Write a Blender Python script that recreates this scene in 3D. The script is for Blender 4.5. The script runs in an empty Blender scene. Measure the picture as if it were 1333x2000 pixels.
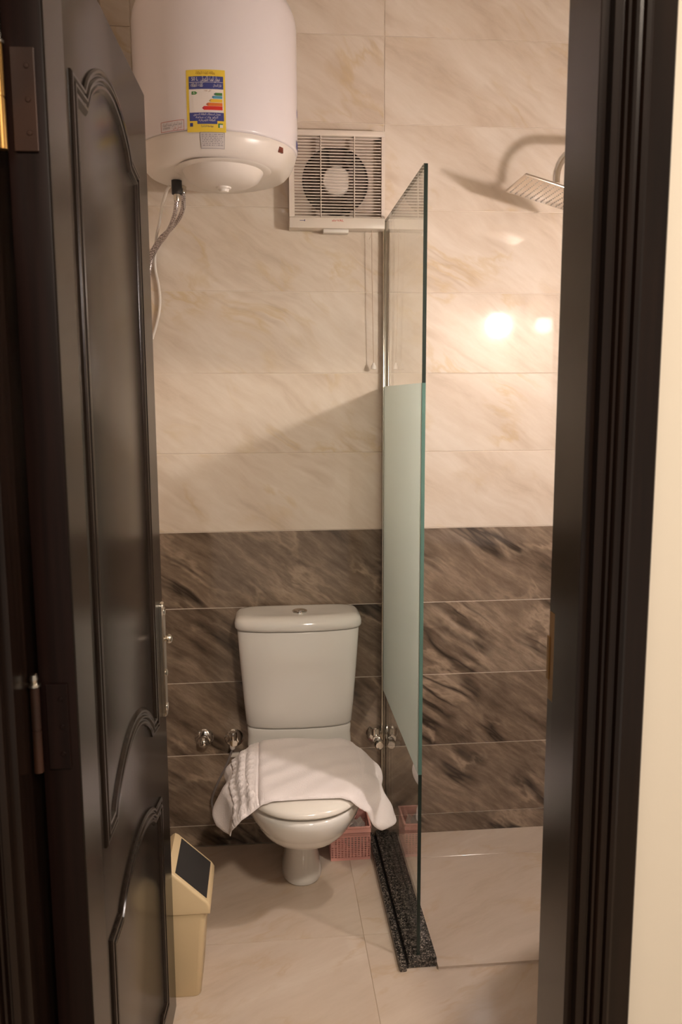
import bpy, bmesh, math, random
from mathutils import Vector, Matrix, Euler
random.seed(7)
PI = math.pi
scene = bpy.context.scene
COL = scene.collection

# ------------------------------------------------------------------ camera
cam_data = bpy.data.cameras.new('camera')
cam = bpy.data.objects.new('camera', cam_data)
COL.objects.link(cam)
CAM = dict(pos=(-0.3857, -2.5982, 1.4989), pitch=0.1393, yaw=0.0936, roll=-0.0041, f=1589.64)
_p, _y, _r = CAM['pitch'], CAM['yaw'], CAM['roll']
_F = Vector((math.sin(_y)*math.cos(_p), math.cos(_y)*math.cos(_p), -math.sin(_p)))
_R0 = Vector((math.cos(_y), -math.sin(_y), 0)); _U0 = _R0.cross(_F)
_R = _R0*math.cos(_r) + _U0*math.sin(_r); _U = -_R0*math.sin(_r) + _U0*math.cos(_r)
_M = Matrix((( _R.x, _U.x, -_F.x, CAM['pos'][0]), (_R.y, _U.y, -_F.y, CAM['pos'][1]),
             (_R.z, _U.z, -_F.z, CAM['pos'][2]), (0, 0, 0, 1)))
cam.matrix_world = _M
cam_data.sensor_fit = 'VERTICAL'; cam_data.sensor_height = 36.0; cam_data.sensor_width = 24.0
cam_data.lens = CAM['f']/2000*36.0
cam_data.clip_start = 0.02
cam_data.dof.use_dof = True; cam_data.dof.focus_distance = 2.45; cam_data.dof.aperture_fstop = 7.0
scene.camera = cam

# ------------------------------------------------------------------ world and exposure
w = bpy.data.worlds.new('world'); scene.world = w; w.use_nodes = True
bg = w.node_tree.nodes['Background']
bg.inputs['Color'].default_value = (1.0, 0.86, 0.72, 1); bg.inputs['Strength'].default_value = 0.45
scene.view_settings.view_transform = 'Standard'
try: scene.view_settings.look = 'None'
except Exception: pass
scene.view_settings.exposure = 0.0; scene.view_settings.gamma = 1.0
scene.view_settings.use_curve_mapping = False
BULB_COL = (1.0, 0.885, 0.83); BULB_STRENGTH = 720.0      # globe of the wall lamp over the washbasin
HALL_COL = (1.0, 0.85, 0.70); HALL_STRENGTH = 405.0      # ceiling lamp of the hallway

# ------------------------------------------------------------------ materials
def newmat(name):
    m = bpy.data.materials.new(name); m.use_nodes = True
    nt = m.node_tree; return m, nt, nt.nodes['Principled BSDF']
def pbr(name, col, rough=0.4, metal=0.0, spec=0.5, bump=0.0, bscale=80.0, coat=0.0, var=0.0):
    m, nt, b = newmat(name)
    b.inputs['Base Color'].default_value = (*col, 1); b.inputs['Roughness'].default_value = rough
    b.inputs['Metallic'].default_value = metal; b.inputs['Specular IOR Level'].default_value = spec
    b.inputs['Coat Weight'].default_value = coat
    tc = nt.nodes.new('ShaderNodeTexCoord')
    if bump > 0:
        n = nt.nodes.new('ShaderNodeTexNoise'); n.inputs['Scale'].default_value = bscale; n.inputs['Detail'].default_value = 4
        bp = nt.nodes.new('ShaderNodeBump'); bp.inputs['Strength'].default_value = bump; bp.inputs['Distance'].default_value = 0.002
        nt.links.new(tc.outputs['Object'], n.inputs['Vector']); nt.links.new(n.outputs['Fac'], bp.inputs['Height'])
        nt.links.new(bp.outputs['Normal'], b.inputs['Normal'])
    if var > 0:
        n2 = nt.nodes.new('ShaderNodeTexNoise'); n2.inputs['Scale'].default_value = 6; n2.inputs['Detail'].default_value = 5
        rp = nt.nodes.new('ShaderNodeValToRGB')
        rp.color_ramp.elements[0].position = .3; rp.color_ramp.elements[1].position = .7
        rp.color_ramp.elements[0].color = (*[c*(1-var) for c in col], 1); rp.color_ramp.elements[1].color = (*[min(1, c*(1+var)) for c in col], 1)
        nt.links.new(tc.outputs['Object'], n2.inputs['Vector']); nt.links.new(n2.outputs['Fac'], rp.inputs['Fac'])
        nt.links.new(rp.outputs['Color'], b.inputs['Base Color'])
    return m
def marble(name, ramp, vein_col, vein_amt, rough, streak=(1.3, 9.0), angle=34, dark_vein=None, spec=0.5, seed=0.0, fine=0.3, warp_amt=.09, gate=(.45, .62)):
    """polished stone print: streaks running down to the right, wandering veins"""
    m, nt, b = newmat(name); N = nt.nodes.new; L = nt.links.new
    b.inputs['Roughness'].default_value = rough; b.inputs['Specular IOR Level'].default_value = spec
    tc = N('ShaderNodeTexCoord'); oi = N('ShaderNodeObjectInfo')
    mul = N('ShaderNodeVectorMath'); mul.operation = 'SCALE'; mul.inputs[0].default_value = (3.1, 7.7, 5.3)
    L(oi.outputs['Random'], mul.inputs['Scale'])
    add = N('ShaderNodeVectorMath'); L(tc.outputs['Object'], add.inputs[0]); L(mul.outputs[0], add.inputs[1])
    warp = N('ShaderNodeTexNoise'); warp.inputs['Scale'].default_value = 3.2; warp.inputs['Detail'].default_value = 3
    L(add.outputs[0], warp.inputs['Vector'])
    wsub = N('ShaderNodeVectorMath'); wsub.operation = 'SUBTRACT'; wsub.inputs[1].default_value = (.5, .5, .5); L(warp.outputs['Color'], wsub.inputs[0])
    wsc = N('ShaderNodeVectorMath'); wsc.operation = 'SCALE'; wsc.inputs['Scale'].default_value = warp_amt; L(wsub.outputs[0], wsc.inputs[0])
    add2 = N('ShaderNodeVectorMath'); L(add.outputs[0], add2.inputs[0]); L(wsc.outputs[0], add2.inputs[1])
    mp = N('ShaderNodeMapping'); mp.inputs['Rotation'].default_value = (0, 0, math.radians(angle))
    L(add2.outputs[0], mp.inputs['Vector'])
    mp2 = N('ShaderNodeMapping'); mp2.inputs['Scale'].default_value = (streak[0], streak[1], 1.0); mp2.inputs['Location'].default_value = (seed, seed*2, seed)
    L(mp.outputs[0], mp2.inputs['Vector'])
    n1 = N('ShaderNodeTexNoise'); n1.inputs['Scale'].default_value = 1.6; n1.inputs['Detail'].default_value = 7; n1.inputs['Roughness'].default_value = .62
    n1.inputs['Distortion'].default_value = warp_amt*2
    L(mp2.outputs[0], n1.inputs['Vector'])
    n3 = N('ShaderNodeTexNoise'); n3.inputs['Scale'].default_value = 34; n3.inputs['Detail'].default_value = 6; n3.inputs['Roughness'].default_value = .7
    mp3 = N('ShaderNodeMapping'); mp3.inputs['Scale'].default_value = (.35, 1.6, 1.0); L(mp.outputs[0], mp3.inputs['Vector']); L(mp3.outputs[0], n3.inputs['Vector'])
    mixf = N('ShaderNodeMix'); mixf.data_type = 'FLOAT'; mixf.inputs['Factor'].default_value = fine
    L(n1.outputs['Fac'], mixf.inputs['A']); L(n3.outputs['Fac'], mixf.inputs['B'])
    rp = N('ShaderNodeValToRGB'); cr = rp.color_ramp
    while len(cr.elements) < len(ramp): cr.elements.new(.5)
    for e, (pos, c) in zip(cr.elements, ramp): e.position = pos; e.color = (*c, 1)
    L(mixf.outputs['Result'], rp.inputs['Fac'])
    out = rp.outputs['Color']
    def vein(col, amt, scale, wid, st, loc, nodetail=5):
        mpv = N('ShaderNodeMapping'); mpv.inputs['Scale'].default_value = (st[0], st[1], 1); mpv.inputs['Location'].default_value = (loc, loc*.7, loc*.3)
        L(mp.outputs[0], mpv.inputs['Vector'])
        nv = N('ShaderNodeTexNoise'); nv.inputs['Scale'].default_value = scale; nv.inputs['Detail'].default_value = nodetail; nv.inputs['Roughness'].default_value = .58
        nv.inputs['Distortion'].default_value = warp_amt*4
        L(mpv.outputs[0], nv.inputs['Vector'])
        s = N('ShaderNodeMath'); s.operation = 'SUBTRACT'; s.inputs[1].default_value = .5; L(nv.outputs['Fac'], s.inputs[0])
        a = N('ShaderNodeMath'); a.operation = 'ABSOLUTE'; L(s.outputs[0], a.inputs[0])
        mr = N('ShaderNodeMapRange'); mr.inputs['From Min'].default_value = 0; mr.inputs['From Max'].default_value = wid
        mr.inputs['To Min'].default_value = amt; mr.inputs['To Max'].default_value = 0; L(a.outputs[0], mr.inputs['Value'])
        nm = N('ShaderNodeTexNoise'); nm.inputs['Scale'].default_value = 5; nm.inputs['Detail'].default_value = 2; L(add.outputs[0], nm.inputs['Vector'])
        mk = N('ShaderNodeMapRange'); mk.inputs['From Min'].default_value = gate[0]; mk.inputs['From Max'].default_value = gate[1]; L(nm.outputs['Fac'], mk.inputs['Value'])
        ml = N('ShaderNodeMath'); ml.operation = 'MULTIPLY'; L(mr.outputs[0], ml.inputs[0]); L(mk.outputs[0], ml.inputs[1])
        mx = N('ShaderNodeMix'); mx.data_type = 'RGBA'; mx.inputs['B'].default_value = (*col, 1)
        L(ml.outputs[0], mx.inputs['Factor']); return mx
    mx = vein(vein_col, vein_amt, 1.5, .035, (1.6, 3.6), seed+3); L(out, mx.inputs['A']); out = mx.outputs['Result']
    if dark_vein:
        mx = vein(dark_vein[0], dark_vein[1], 1.2, .040, (.6, 3.8), seed+11, 4); L(out, mx.inputs['A']); out = mx.outputs['Result']
    L(out, b.inputs['Base Color'])
    return m

M = {}
M['tile_light'] = marble('cream_marble_tile', [(.30, (.56, .455, .36)), (.43, (.68, .575, .475)), (.55, (.735, .64, .545)), (.70, (.80, .715, .63))],
                         (.60, .44, .22), .55, .055, streak=(1.1, 5.5), dark_vein=((.50, .38, .28), .45), fine=.25, warp_amt=.10)
M['tile_dark'] = marble('brown_marble_tile', [(.30, (.045, .033, .024)), (.41, (.130, .094, .068)), (.53, (.225, .165, .120)), (.63, (.34, .26, .195)), (.74, (.52, .42, .335))],
                        (.50, .38, .28), .62, .07, streak=(.55, 6.0), dark_vein=((.026, .019, .015), .92), seed=5.0, fine=.40, warp_amt=.055, gate=(.42, .60), angle=36)
M['tile_floor'] = marble('beige_floor_tile', [(.28, (.50, .40, .31)), (.45, (.60, .49, .39)), (.58, (.64, .53, .43)), (.75, (.70, .60, .50))],
                         (.52, .35, .19), .35, .13, streak=(1.2, 5.5), angle=-28, seed=9.0, fine=.2)
M['grout_light'] = pbr('cream_grout', (.76, .66, .56), .8)
M['grout_white'] = pbr('white_grout', (.80, .70, .60), .8)
M['grout_floor'] = pbr('brown_floor_grout', (.47, .36, .26), .85)
M['plaster'] = pbr('cream_wall_paint', (.80, .72, .60), .75, bump=.05, bscale=180)
M['ceiling'] = pbr('white_ceiling_paint', (.80, .76, .70), .8)
M['hall_floor'] = pbr('hall_floor_tile', (.45, .36, .28), .3, var=.1)
M['ceramic'] = pbr('white_glazed_ceramic', (.80, .775, .735), .07, coat=.3)
M['ceramic_lid'] = pbr('white_seat_plastic', (.83, .78, .71), .16)
M['chrome'] = pbr('polished_chrome', (.80, .78, .75), .09, 1.0)
M['brushed'] = pbr('brushed_nickel', (.62, .57, .49), .22, 1.0)
M['plate_steel'] = pbr('satin_steel_spray_plate', (.66, .60, .54), .26, 1.0)
M['brass'] = pbr('old_brass', (.34, .19, .06), .38, 1.0, var=.35)
M['stained_brass'] = pbr('lacquer_stained_brass', (.030, .011, .005), .48, .3, var=.6)
M['black_rubber'] = pbr('black_rubber', (.02, .018, .017), .6)
M['groove_shade'] = pbr('groove_shade_black', (.012, .010, .009), .9)
M['enamel'] = pbr('white_enamel_shell', (.76, .70, .71), .25)
M['cap_plastic'] = pbr('cream_cap_plastic', (.75, .68, .62), .3)
M['fan_plastic'] = pbr('aged_white_plastic', (.74, .65, .565), .38)
M['fan_dark'] = pbr('fan_duct_brown', (.055, .032, .020), .5)
M['fan_blade'] = pbr('fan_blade_plastic', (.16, .10, .07), .4)
M['bin_plastic'] = pbr('cream_bin_plastic', (.66, .51, .30), .42, bump=.08, bscale=300)
M['flap'] = pbr('charcoal_flap_plastic', (.022, .021, .021), .5)
M['pink'] = pbr('pink_basket_plastic', (.82, .41, .35), .4)
M['white_plastic'] = pbr('white_plastic', (.80, .74, .68), .35)
M['cord'] = pbr('cream_cord', (.55, .42, .32), .7)
M['mirror'] = pbr('mirror_silver', (.9, .9, .9), .01, 1.0)
M['yellow'] = pbr('label_yellow_print', (.80, .58, .06), .4)
M['navy'] = pbr('label_navy_print', (.045, .055, .22), .4)
M['lab_white'] = pbr('label_white_print', (.80, .73, .68), .4)
M['lab_green'] = pbr('label_green_print', (.07, .22, .06), .4)
M['lab_blue'] = pbr('label_blue_print', (.08, .30, .42), .4)
M['lab_amber'] = pbr('label_amber_print', (.80, .50, .05), .4)
M['lab_orange'] = pbr('label_orange_print', (.75, .20, .03), .4)
M['lab_red'] = pbr('label_red_print', (.62, .035, .025), .4)
M['ink_red'] = pbr('red_stamp_ink', (.52, .14, .11), .5)
M['ink_grey'] = pbr('grey_label_ink', (.26, .23, .25), .5)
M['ink_brown'] = pbr('brown_label_ink', (.30, .13, .02), .5)
M['grey_sticker'] = pbr('silver_sticker', (.60, .55, .53), .4)
M['blue_print'] = pbr('dark_blue_print', (.03, .04, .20), .4)

def wood(name, col, rough, spec=0.5):
    m, nt, b = newmat(name); N = nt.nodes.new; L = nt.links.new
    tc = N('ShaderNodeTexCoord'); mp = N('ShaderNodeMapping'); mp.inputs['Scale'].default_value = (40, 40, 1.6)
    n = N('ShaderNodeTexNoise'); n.inputs['Scale'].default_value = 2; n.inputs['Detail'].default_value = 5
    rp = N('ShaderNodeValToRGB'); rp.color_ramp.elements[0].position = .35; rp.color_ramp.elements[1].position = .75
    rp.color_ramp.elements[0].color = (*[c*.65 for c in col], 1); rp.color_ramp.elements[1].color = (*[c*1.35 for c in col], 1)
    L(tc.outputs['Object'], mp.inputs['Vector']); L(mp.outputs[0], n.inputs['Vector']); L(n.outputs['Fac'], rp.inputs['Fac']); L(rp.outputs['Color'], b.inputs['Base Color'])
    b.inputs['Roughness'].default_value = rough; b.inputs['Specular IOR Level'].default_value = spec
    n2 = N('ShaderNodeTexNoise'); n2.inputs['Scale'].default_value = 2.5; n2.inputs['Detail'].default_value = 1
    bp = N('ShaderNodeBump'); bp.inputs['Strength'].default_value = .035; bp.inputs['Distance'].default_value = .004
    L(tc.outputs['Object'], n2.inputs['Vector']); L(n2.outputs['Fac'], bp.inputs['Height']); L(bp.outputs['Normal'], b.inputs['Normal'])
    return m
M['door'] = wood('dark_lacquered_door', (.016, .011, .008), .21, .14)
M['frame'] = wood('dark_stained_frame', (.011, .0055, .0035), .24, .30)
M['door_edge'] = wood('raw_dark_door_edge', (.010, .0038, .0028), .45, .15)

# granite
def granite():
    m, nt, b = newmat('black_grey_granite'); N = nt.nodes.new; L = nt.links.new
    tc = N('ShaderNodeTexCoord'); v = N('ShaderNodeTexVoronoi'); v.inputs['Scale'].default_value = 330
    n = N('ShaderNodeTexNoise'); n.inputs['Scale'].default_value = 120; n.inputs['Detail'].default_value = 4
    L(tc.outputs['Object'], v.inputs['Vector']); L(tc.outputs['Object'], n.inputs['Vector'])
    mx = N('ShaderNodeMix'); mx.data_type = 'FLOAT'; mx.inputs['Factor'].default_value = .5
    L(v.outputs['Color'], mx.inputs['A']); L(n.outputs['Fac'], mx.inputs['B'])
    rp = N('ShaderNodeValToRGB'); cr = rp.color_ramp; cr.elements.new(.5)
    for e, (p, c) in zip(cr.elements, [(.40, (.010, .009, .008)), (.55, (.055, .048, .042)), (.74, (.26, .22, .19))]): e.position = p; e.color = (*c, 1)
    L(mx.outputs['Result'], rp.inputs['Fac']); L(rp.outputs['Color'], b.inputs['Base Color'])
    b.inputs['Roughness'].default_value = .25
    return m
M['granite'] = granite()

# glass: thin clear sheet (transmission tinted, Fresnel mirror reflection)
def sheet_glass(name, tint, rough=0.0):
    m = bpy.data.materials.new(name); m.use_nodes = True; nt = m.node_tree; nt.nodes.clear(); N = nt.nodes.new; L = nt.links.new
    o = N('ShaderNodeOutputMaterial'); t = N('ShaderNodeBsdfTransparent'); g = N('ShaderNodeBsdfGlossy'); lw = N('ShaderNodeLayerWeight'); lw.inputs['Blend'].default_value = .5; mx = N('ShaderNodeMixShader')
    pw = N('ShaderNodeMath'); pw.operation = 'POWER'; pw.inputs[1].default_value = 5.0; L(lw.outputs['Facing'], pw.inputs[0])
    f = N('ShaderNodeMath'); f.operation = 'MULTIPLY_ADD'; f.inputs[1].default_value = .96; f.inputs[2].default_value = .04; L(pw.outputs[0], f.inputs[0])   # Schlick
    t.inputs['Color'].default_value = (*tint, 1); g.inputs['Roughness'].default_value = rough; g.inputs['Color'].default_value = (1, 1, 1, 1)
    L(f.outputs[0], mx.inputs['Fac']); L(t.outputs[0], mx.inputs[1]); L(g.outputs[0], mx.inputs[2]); L(mx.outputs[0], o.inputs['Surface'])
    return m
M['glass'] = sheet_glass('clear_shower_glass', (.955, .975, .96))
def frosted():
    m = bpy.data.materials.new('frosted_film'); m.use_nodes = True; nt = m.node_tree; nt.nodes.clear(); N = nt.nodes.new; L = nt.links.new
    o = N('ShaderNodeOutputMaterial'); t = N('ShaderNodeBsdfTransparent'); d = N('ShaderNodeBsdfDiffuse'); tr = N('ShaderNodeBsdfTranslucent')
    t.inputs['Color'].default_value = (.95, 1.0, .97, 1); d.inputs['Color'].default_value = (.60, .63, .60, 1); tr.inputs['Color'].default_value = (.82, .86, .82, 1)
    m1 = N('ShaderNodeMixShader'); m1.inputs['Fac'].default_value = .68; L(d.outputs[0], m1.inputs[1]); L(tr.outputs[0], m1.inputs[2])
    m2 = N('ShaderNodeMixShader'); m2.inputs['Fac'].default_value = .22; L(m1.outputs[0], m2.inputs[1]); L(t.outputs[0], m2.inputs[2])
    L(m2.outputs[0], o.inputs['Surface']); return m
M['frost'] = frosted()
M['glass_edge'] = pbr('dark_green_glass_edge', (.012, .022, .018), .08)
M['glass_edge_frost'] = pbr('pale_green_glass_edge', (.075, .155, .13), .25)
def clearwrap():
    m = bpy.data.materials.new('clear_plastic_wrap'); m.use_nodes = True; nt = m.node_tree; nt.nodes.clear(); N = nt.nodes.new; L = nt.links.new
    o = N('ShaderNodeOutputMaterial'); t = N('ShaderNodeBsdfTransparent'); g = N('ShaderNodeBsdfGlossy'); d = N('ShaderNodeBsdfDiffuse')
    d.inputs['Color'].default_value = (.8, .72, .66, 1); g.inputs['Roughness'].default_value = .15
    m1 = N('ShaderNodeMixShader'); m1.inputs['Fac'].default_value = .5; L(g.outputs[0], m1.inputs[1]); L(d.outputs[0], m1.inputs[2])
    m2 = N('ShaderNodeMixShader'); m2.inputs['Fac'].default_value = .6; L(t.outputs[0], m2.inputs[1]); L(m1.outputs[0], m2.inputs[2])
    L(m2.outputs[0], o.inputs['Surface']); return m
M['wrap'] = clearwrap()
def emit(name, col, s):
    m = bpy.data.materials.new(name); m.use_nodes = True; nt = m.node_tree; nt.nodes.clear()
    o = nt.nodes.new('ShaderNodeOutputMaterial'); e = nt.nodes.new('ShaderNodeEmission'); e.inputs['Color'].default_value = (*col, 1); e.inputs['Strength'].default_value = s
    nt.links.new(e.outputs[0], o.inputs['Surface']); return m
def terry():
    m, nt, b = newmat('white_terry_cloth'); N = nt.nodes.new; L = nt.links.new
    b.inputs['Base Color'].default_value = (.85, .775, .76, 1); b.inputs['Roughness'].default_value = .95; b.inputs['Specular IOR Level'].default_value = .1
    b.inputs['Sheen Weight'].default_value = .25
    tc = N('ShaderNodeTexCoord'); n = N('ShaderNodeTexNoise'); n.inputs['Scale'].default_value = 260; n.inputs['Detail'].default_value = 3
    bp = N('ShaderNodeBump'); bp.inputs['Strength'].default_value = .7; bp.inputs['Distance'].default_value = .002
    L(tc.outputs['Object'], n.inputs['Vector']); L(n.outputs['Fac'], bp.inputs['Height']); L(bp.outputs['Normal'], b.inputs['Normal'])
    return m
M['terry'] = terry()
def braid():
    m, nt, b = newmat('braided_steel'); N = nt.nodes.new; L = nt.links.new
    b.inputs['Metallic'].default_value = .8; b.inputs['Roughness'].default_value = .35
    tc = N('ShaderNodeTexCoord'); c = N('ShaderNodeTexChecker'); c.inputs['Scale'].default_value = 260
    c.inputs['Color1'].default_value = (.66, .60, .60, 1); c.inputs['Color2'].default_value = (.22, .18, .17, 1)
    L(tc.outputs['Object'], c.inputs['Vector']); L(c.outputs['Color'], b.inputs['Base Color']); return m
M['braid'] = braid()

# ------------------------------------------------------------------ helpers
def link(name, bm_or_me, mats, parent=None, smooth=False, angle=40, mat_world=None):
    if isinstance(bm_or_me, bmesh.types.BMesh):
        me = bpy.data.meshes.new(name); bmesh.ops.recalc_face_normals(bm_or_me, faces=bm_or_me.faces[:]) if smooth != 'raw' else None
        bm_or_me.to_mesh(me); bm_or_me.free()
    else: me = bm_or_me
    if not isinstance(mats, (list, tuple)): mats = [mats]
    if not me.materials:
        for m in mats: me.materials.append(m)
    if smooth and smooth != 'raw':
        for p in me.polygons: p.use_smooth = True
        try: me.set_sharp_from_angle(angle=math.radians(angle))
        except Exception: pass
    o = bpy.data.objects.new(name, me); COL.objects.link(o)
    if parent is not None: o.parent = parent
    if mat_world is not None: o.matrix_world = mat_world
    return o
def empty(name, loc=(0, 0, 0), rot=(0, 0, 0)):
    o = bpy.data.objects.new(name, None); o.empty_display_size = .05; o.location = loc; o.rotation_euler = rot; COL.objects.link(o); return o
def tag(o, label=None, cat=None, group=None, kind=None):
    if label: o['label'] = label
    if cat: o['category'] = cat
    if group: o['group'] = group
    if kind: o['kind'] = kind
    return o
def box(bm, x0, x1, y0, y1, z0, z1, bev=0.0, seg=2):
    r = bmesh.ops.create_cube(bm, size=1.0)
    vs = r['verts']
    for v in vs: v.co = Vector(((x0+x1)/2+v.co.x*(x1-x0), (y0+y1)/2+v.co.y*(y1-y0), (z0+z1)/2+v.co.z*(z1-z0)))
    if bev > 0:
        es = list({e for v in vs for e in v.link_edges})
        bmesh.ops.bevel(bm, geom=es, offset=bev, segments=seg, profile=.5, affect='EDGES')
    return vs
def bx(name, dims, mat, parent=None, bev=0.0, seg=2, smooth=False):
    bm = bmesh.new(); box(bm, *dims, bev=bev, seg=seg); return link(name, bm, mat, parent, smooth=bool(bev) or smooth)
def lathe(bm, prof, seg=48, center=(0, 0, 0), axis='Z', arc=None):
    """prof: list of (r, h). axis Z (h up) or Y (h along -y) or X"""
    rings = []
    for r, h in prof:
        ring = []
        if r < 1e-6:
            ring = [bm.verts.new(_ax(0, 0, h, axis, center))]
        else:
            for i in range(seg):
                a = 2*PI*i/seg
                ring.append(bm.verts.new(_ax(r*math.cos(a), r*math.sin(a), h, axis, center)))
        rings.append(ring)
    for A, B in zip(rings, rings[1:]):
        if len(A) == 1 and len(B) == 1: continue
        for i in range(seg):
            j = (i+1) % seg
            if len(A) == 1: bm.faces.new((A[0], B[j], B[i]))
            elif len(B) == 1: bm.faces.new((A[i], A[j], B[0]))
            else: bm.faces.new((A[i], A[j], B[j], B[i]))
    return rings
def _ax(x, y, h, axis, c):
    if axis == 'Z': v = (x, y, h)
    elif axis == 'Y': v = (x, -h, y)
    else: v = (h, x, y)
    return Vector(v)+Vector(c)
def loft(bm, rings, cap0=True, cap1=True):
    R = [[bm.verts.new(p) for p in r] for r in rings]; n = len(R[0])
    for A, B in zip(R, R[1:]):
        for i in range(n):
            j = (i+1) % n; bm.faces.new((A[i], A[j], B[j], B[i]))
    if cap0: bm.faces.new(R[0][::-1])
    if cap1: bm.faces.new(R[-1])
    return R
def smooth_path(pts, n=8):
    P = [Vector(p) for p in pts]; out = []
    for i in range(len(P)-1):
        p0 = P[max(i-1, 0)]; p1 = P[i]; p2 = P[i+1]; p3 = P[min(i+2, len(P)-1)]
        for k in range(n):
            t = k/n
            out.append(.5*((2*p1)+(p2-p0)*t+(2*p0-5*p1+4*p2-p3)*t*t+(3*p1-p0-3*p2+p3)*t**3))
    out.append(P[-1]); return out
def tube(bm, pts, r, seg=10, cap=True):
    P = [Vector(p) for p in pts]; prev = None; rings = []
    for i, p in enumerate(P):
        t = (P[min(i+1, len(P)-1)]-P[max(i-1, 0)]).normalized()
        if prev is None:
            a = t.orthogonal().normalized()
        else:
            a = (prev-t*prev.dot(t)).normalized()
        prev = a; b = t.cross(a)
        rr = r(i/(len(P)-1)) if callable(r) else r
        rings.append([p+(a*math.cos(2*PI*k/seg)+b*math.sin(2*PI*k/seg))*rr for k in range(seg)])
    loft(bm, rings, cap, cap)
def text_mesh(body, size, align='CENTER'):
    c = bpy.data.curves.new('text', 'FONT'); c.body = body; c.size = size; c.align_x = align; c.align_y = 'CENTER'; c.resolution_u = 2
    o = bpy.data.objects.new('text', c); COL.objects.link(o)
    dg = bpy.context.evaluated_depsgraph_get(); dg.update()
    me = bpy.data.meshes.new_from_object(o.evaluated_get(dg)); bpy.data.objects.remove(o); bpy.data.curves.remove(c)
    me.materials.clear(); return me

# Arabic contextual forms, visual order
_AR = {'ا': ('\uFE8D', '\uFE8E'), 'أ': ('\uFE83', '\uFE84'), 'د': ('\uFEA9', '\uFEAA'), 'ر': ('\uFEAD', '\uFEAE'), 'ة': ('\uFE93', '\uFE94'), 'و': ('\uFEED', '\uFEEE'), 'ز': ('\uFEAF', '\uFEB0'), 'ى': ('\uFEEF', '\uFEF0'),
       'ب': ('\uFE8F', '\uFE90', '\uFE91', '\uFE92'), 'ت': ('\uFE95', '\uFE96', '\uFE97', '\uFE98'), 'س': ('\uFEB1', '\uFEB2', '\uFEB3', '\uFEB4'), 'خ': ('\uFEA5', '\uFEA6', '\uFEA7', '\uFEA8'),
       'ح': ('\uFEA1', '\uFEA2', '\uFEA3', '\uFEA4'), 'ن': ('\uFEE5', '\uFEE6', '\uFEE7', '\uFEE8'), 'ل': ('\uFEDD', '\uFEDE', '\uFEDF', '\uFEE0'), 'م': ('\uFEE1', '\uFEE2', '\uFEE3', '\uFEE4'), 'ي': ('\uFEF1', '\uFEF2', '\uFEF3', '\uFEF4'),
       'ه': ('\uFEE9', '\uFEEA', '\uFEEB', '\uFEEC'), 'ك': ('\uFED9', '\uFEDA', '\uFEDB', '\uFEDC'), 'ط': ('\uFEC1', '\uFEC2', '\uFEC3', '\uFEC4'), 'ق': ('\uFED5', '\uFED6', '\uFED7', '\uFED8'), 'ف': ('\uFED1', '\uFED2', '\uFED3', '\uFED4'),
       'ئ': ('\uFE89', '\uFE8A', '\uFE8B', '\uFE8C'), 'ص': ('\uFEB9', '\uFEBA', '\uFEBB', '\uFEBC'), 'ع': ('\uFEC9', '\uFECA', '\uFECB', '\uFECC'), 'ض': ('\uFEBD', '\uFEBE', '\uFEBF', '\uFEC0'), 'ء': ('\uFE80', '\uFE80')}
def arabic(s):
    out = []
    for i, ch in enumerate(s):
        if ch not in _AR: out.append(ch); continue
        f = _AR[ch]; pj = i > 0 and s[i-1] in _AR and len(_AR[s[i-1]]) == 4
        nj = len(f) == 4 and i+1 < len(s) and s[i+1] in _AR and s[i+1] != 'ء'
        out.append(f[3] if pj and nj else f[1] if pj else f[2] if nj else f[0])
    return ''.join(out[::-1])

# ------------------------------------------------------------------ room shell
XL, XR = -0.85, 0.86            # side walls of the bathroom
YB, YD, YH = 0.0, -1.40, -1.55  # back wall face, door wall bathroom face, door wall hallway face
ZC = 2.83
Z0, TP, TW = 0.0752, 0.25, 0.75 # tile course offset, pitch, tile width
G = 0.0013                      # half joint
tile_cache = {}
def tile_mesh(wd, ht, mat, bev=.0008, th=.008):
    key = (round(wd, 4), round(ht, 4), mat.name)
    if key not in tile_cache:
        bm = bmesh.new(); box(bm, -wd/2, wd/2, -ht/2, ht/2, 0, th, bev=bev, seg=1)
        me = bpy.data.meshes.new('tile'); bm.to_mesh(me); bm.free(); me.materials.append(mat); tile_cache[key] = me
    return tile_cache[key]
def wall_tiles(parent, cols, place, rot):
    rows = [0.0005] + [Z0+k*TP for k in range(12)]
    rows[-1] = ZC-.003
    for k in range(len(rows)-1):
        m = M['tile_dark'] if k <= 4 else M['tile_light']
        for c0, c1 in zip(cols, cols[1:]):
            wd, ht = c1-c0-2*G, rows[k+1]-rows[k]-2*G
            me = tile_mesh(wd, ht, m)
            o = bpy.data.objects.new('tile', me); COL.objects.link(o); o.parent = parent
            o.location = place((c0+c1)/2, (rows[k]+rows[k+1])/2); o.rotation_euler = rot
    # joint filler sits behind the tiles
    return
wall_back = tag(bx('wall_back', (XL-.1, XR+.1, .0095, .15, -.1, ZC), M['grout_white']), 'tiled back wall, brown marble courses below cream marble courses', kind='structure')
wall_tiles(wall_back, [XL+.009, -.755, -.005, .745, XR-.009], lambda c, z: (c, .008, z), (PI/2, 0, 0))
bm = bmesh.new(); box(bm, XL, XR, .0022, .0094, Z0+4*TP+.0005, ZC)
link('joint_grout', bm, M['grout_light'], wall_back)
bm = bmesh.new(); box(bm, XL, XR, .0022, .0094, 0, Z0+4*TP+.0005)
link('joint_grout', bm, M['grout_white'], wall_back)
wall_left = tag(bx('wall_left', (XL-.12, XL-.0005, YD, .0095, -.1, ZC), M['grout_white']), 'tiled left wall behind the open door', kind='structure')
wall_tiles(wall_left, [YD+.002, -.75, -.0005], lambda c, z: (XL, c, z), (PI/2, 0, PI/2))
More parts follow.
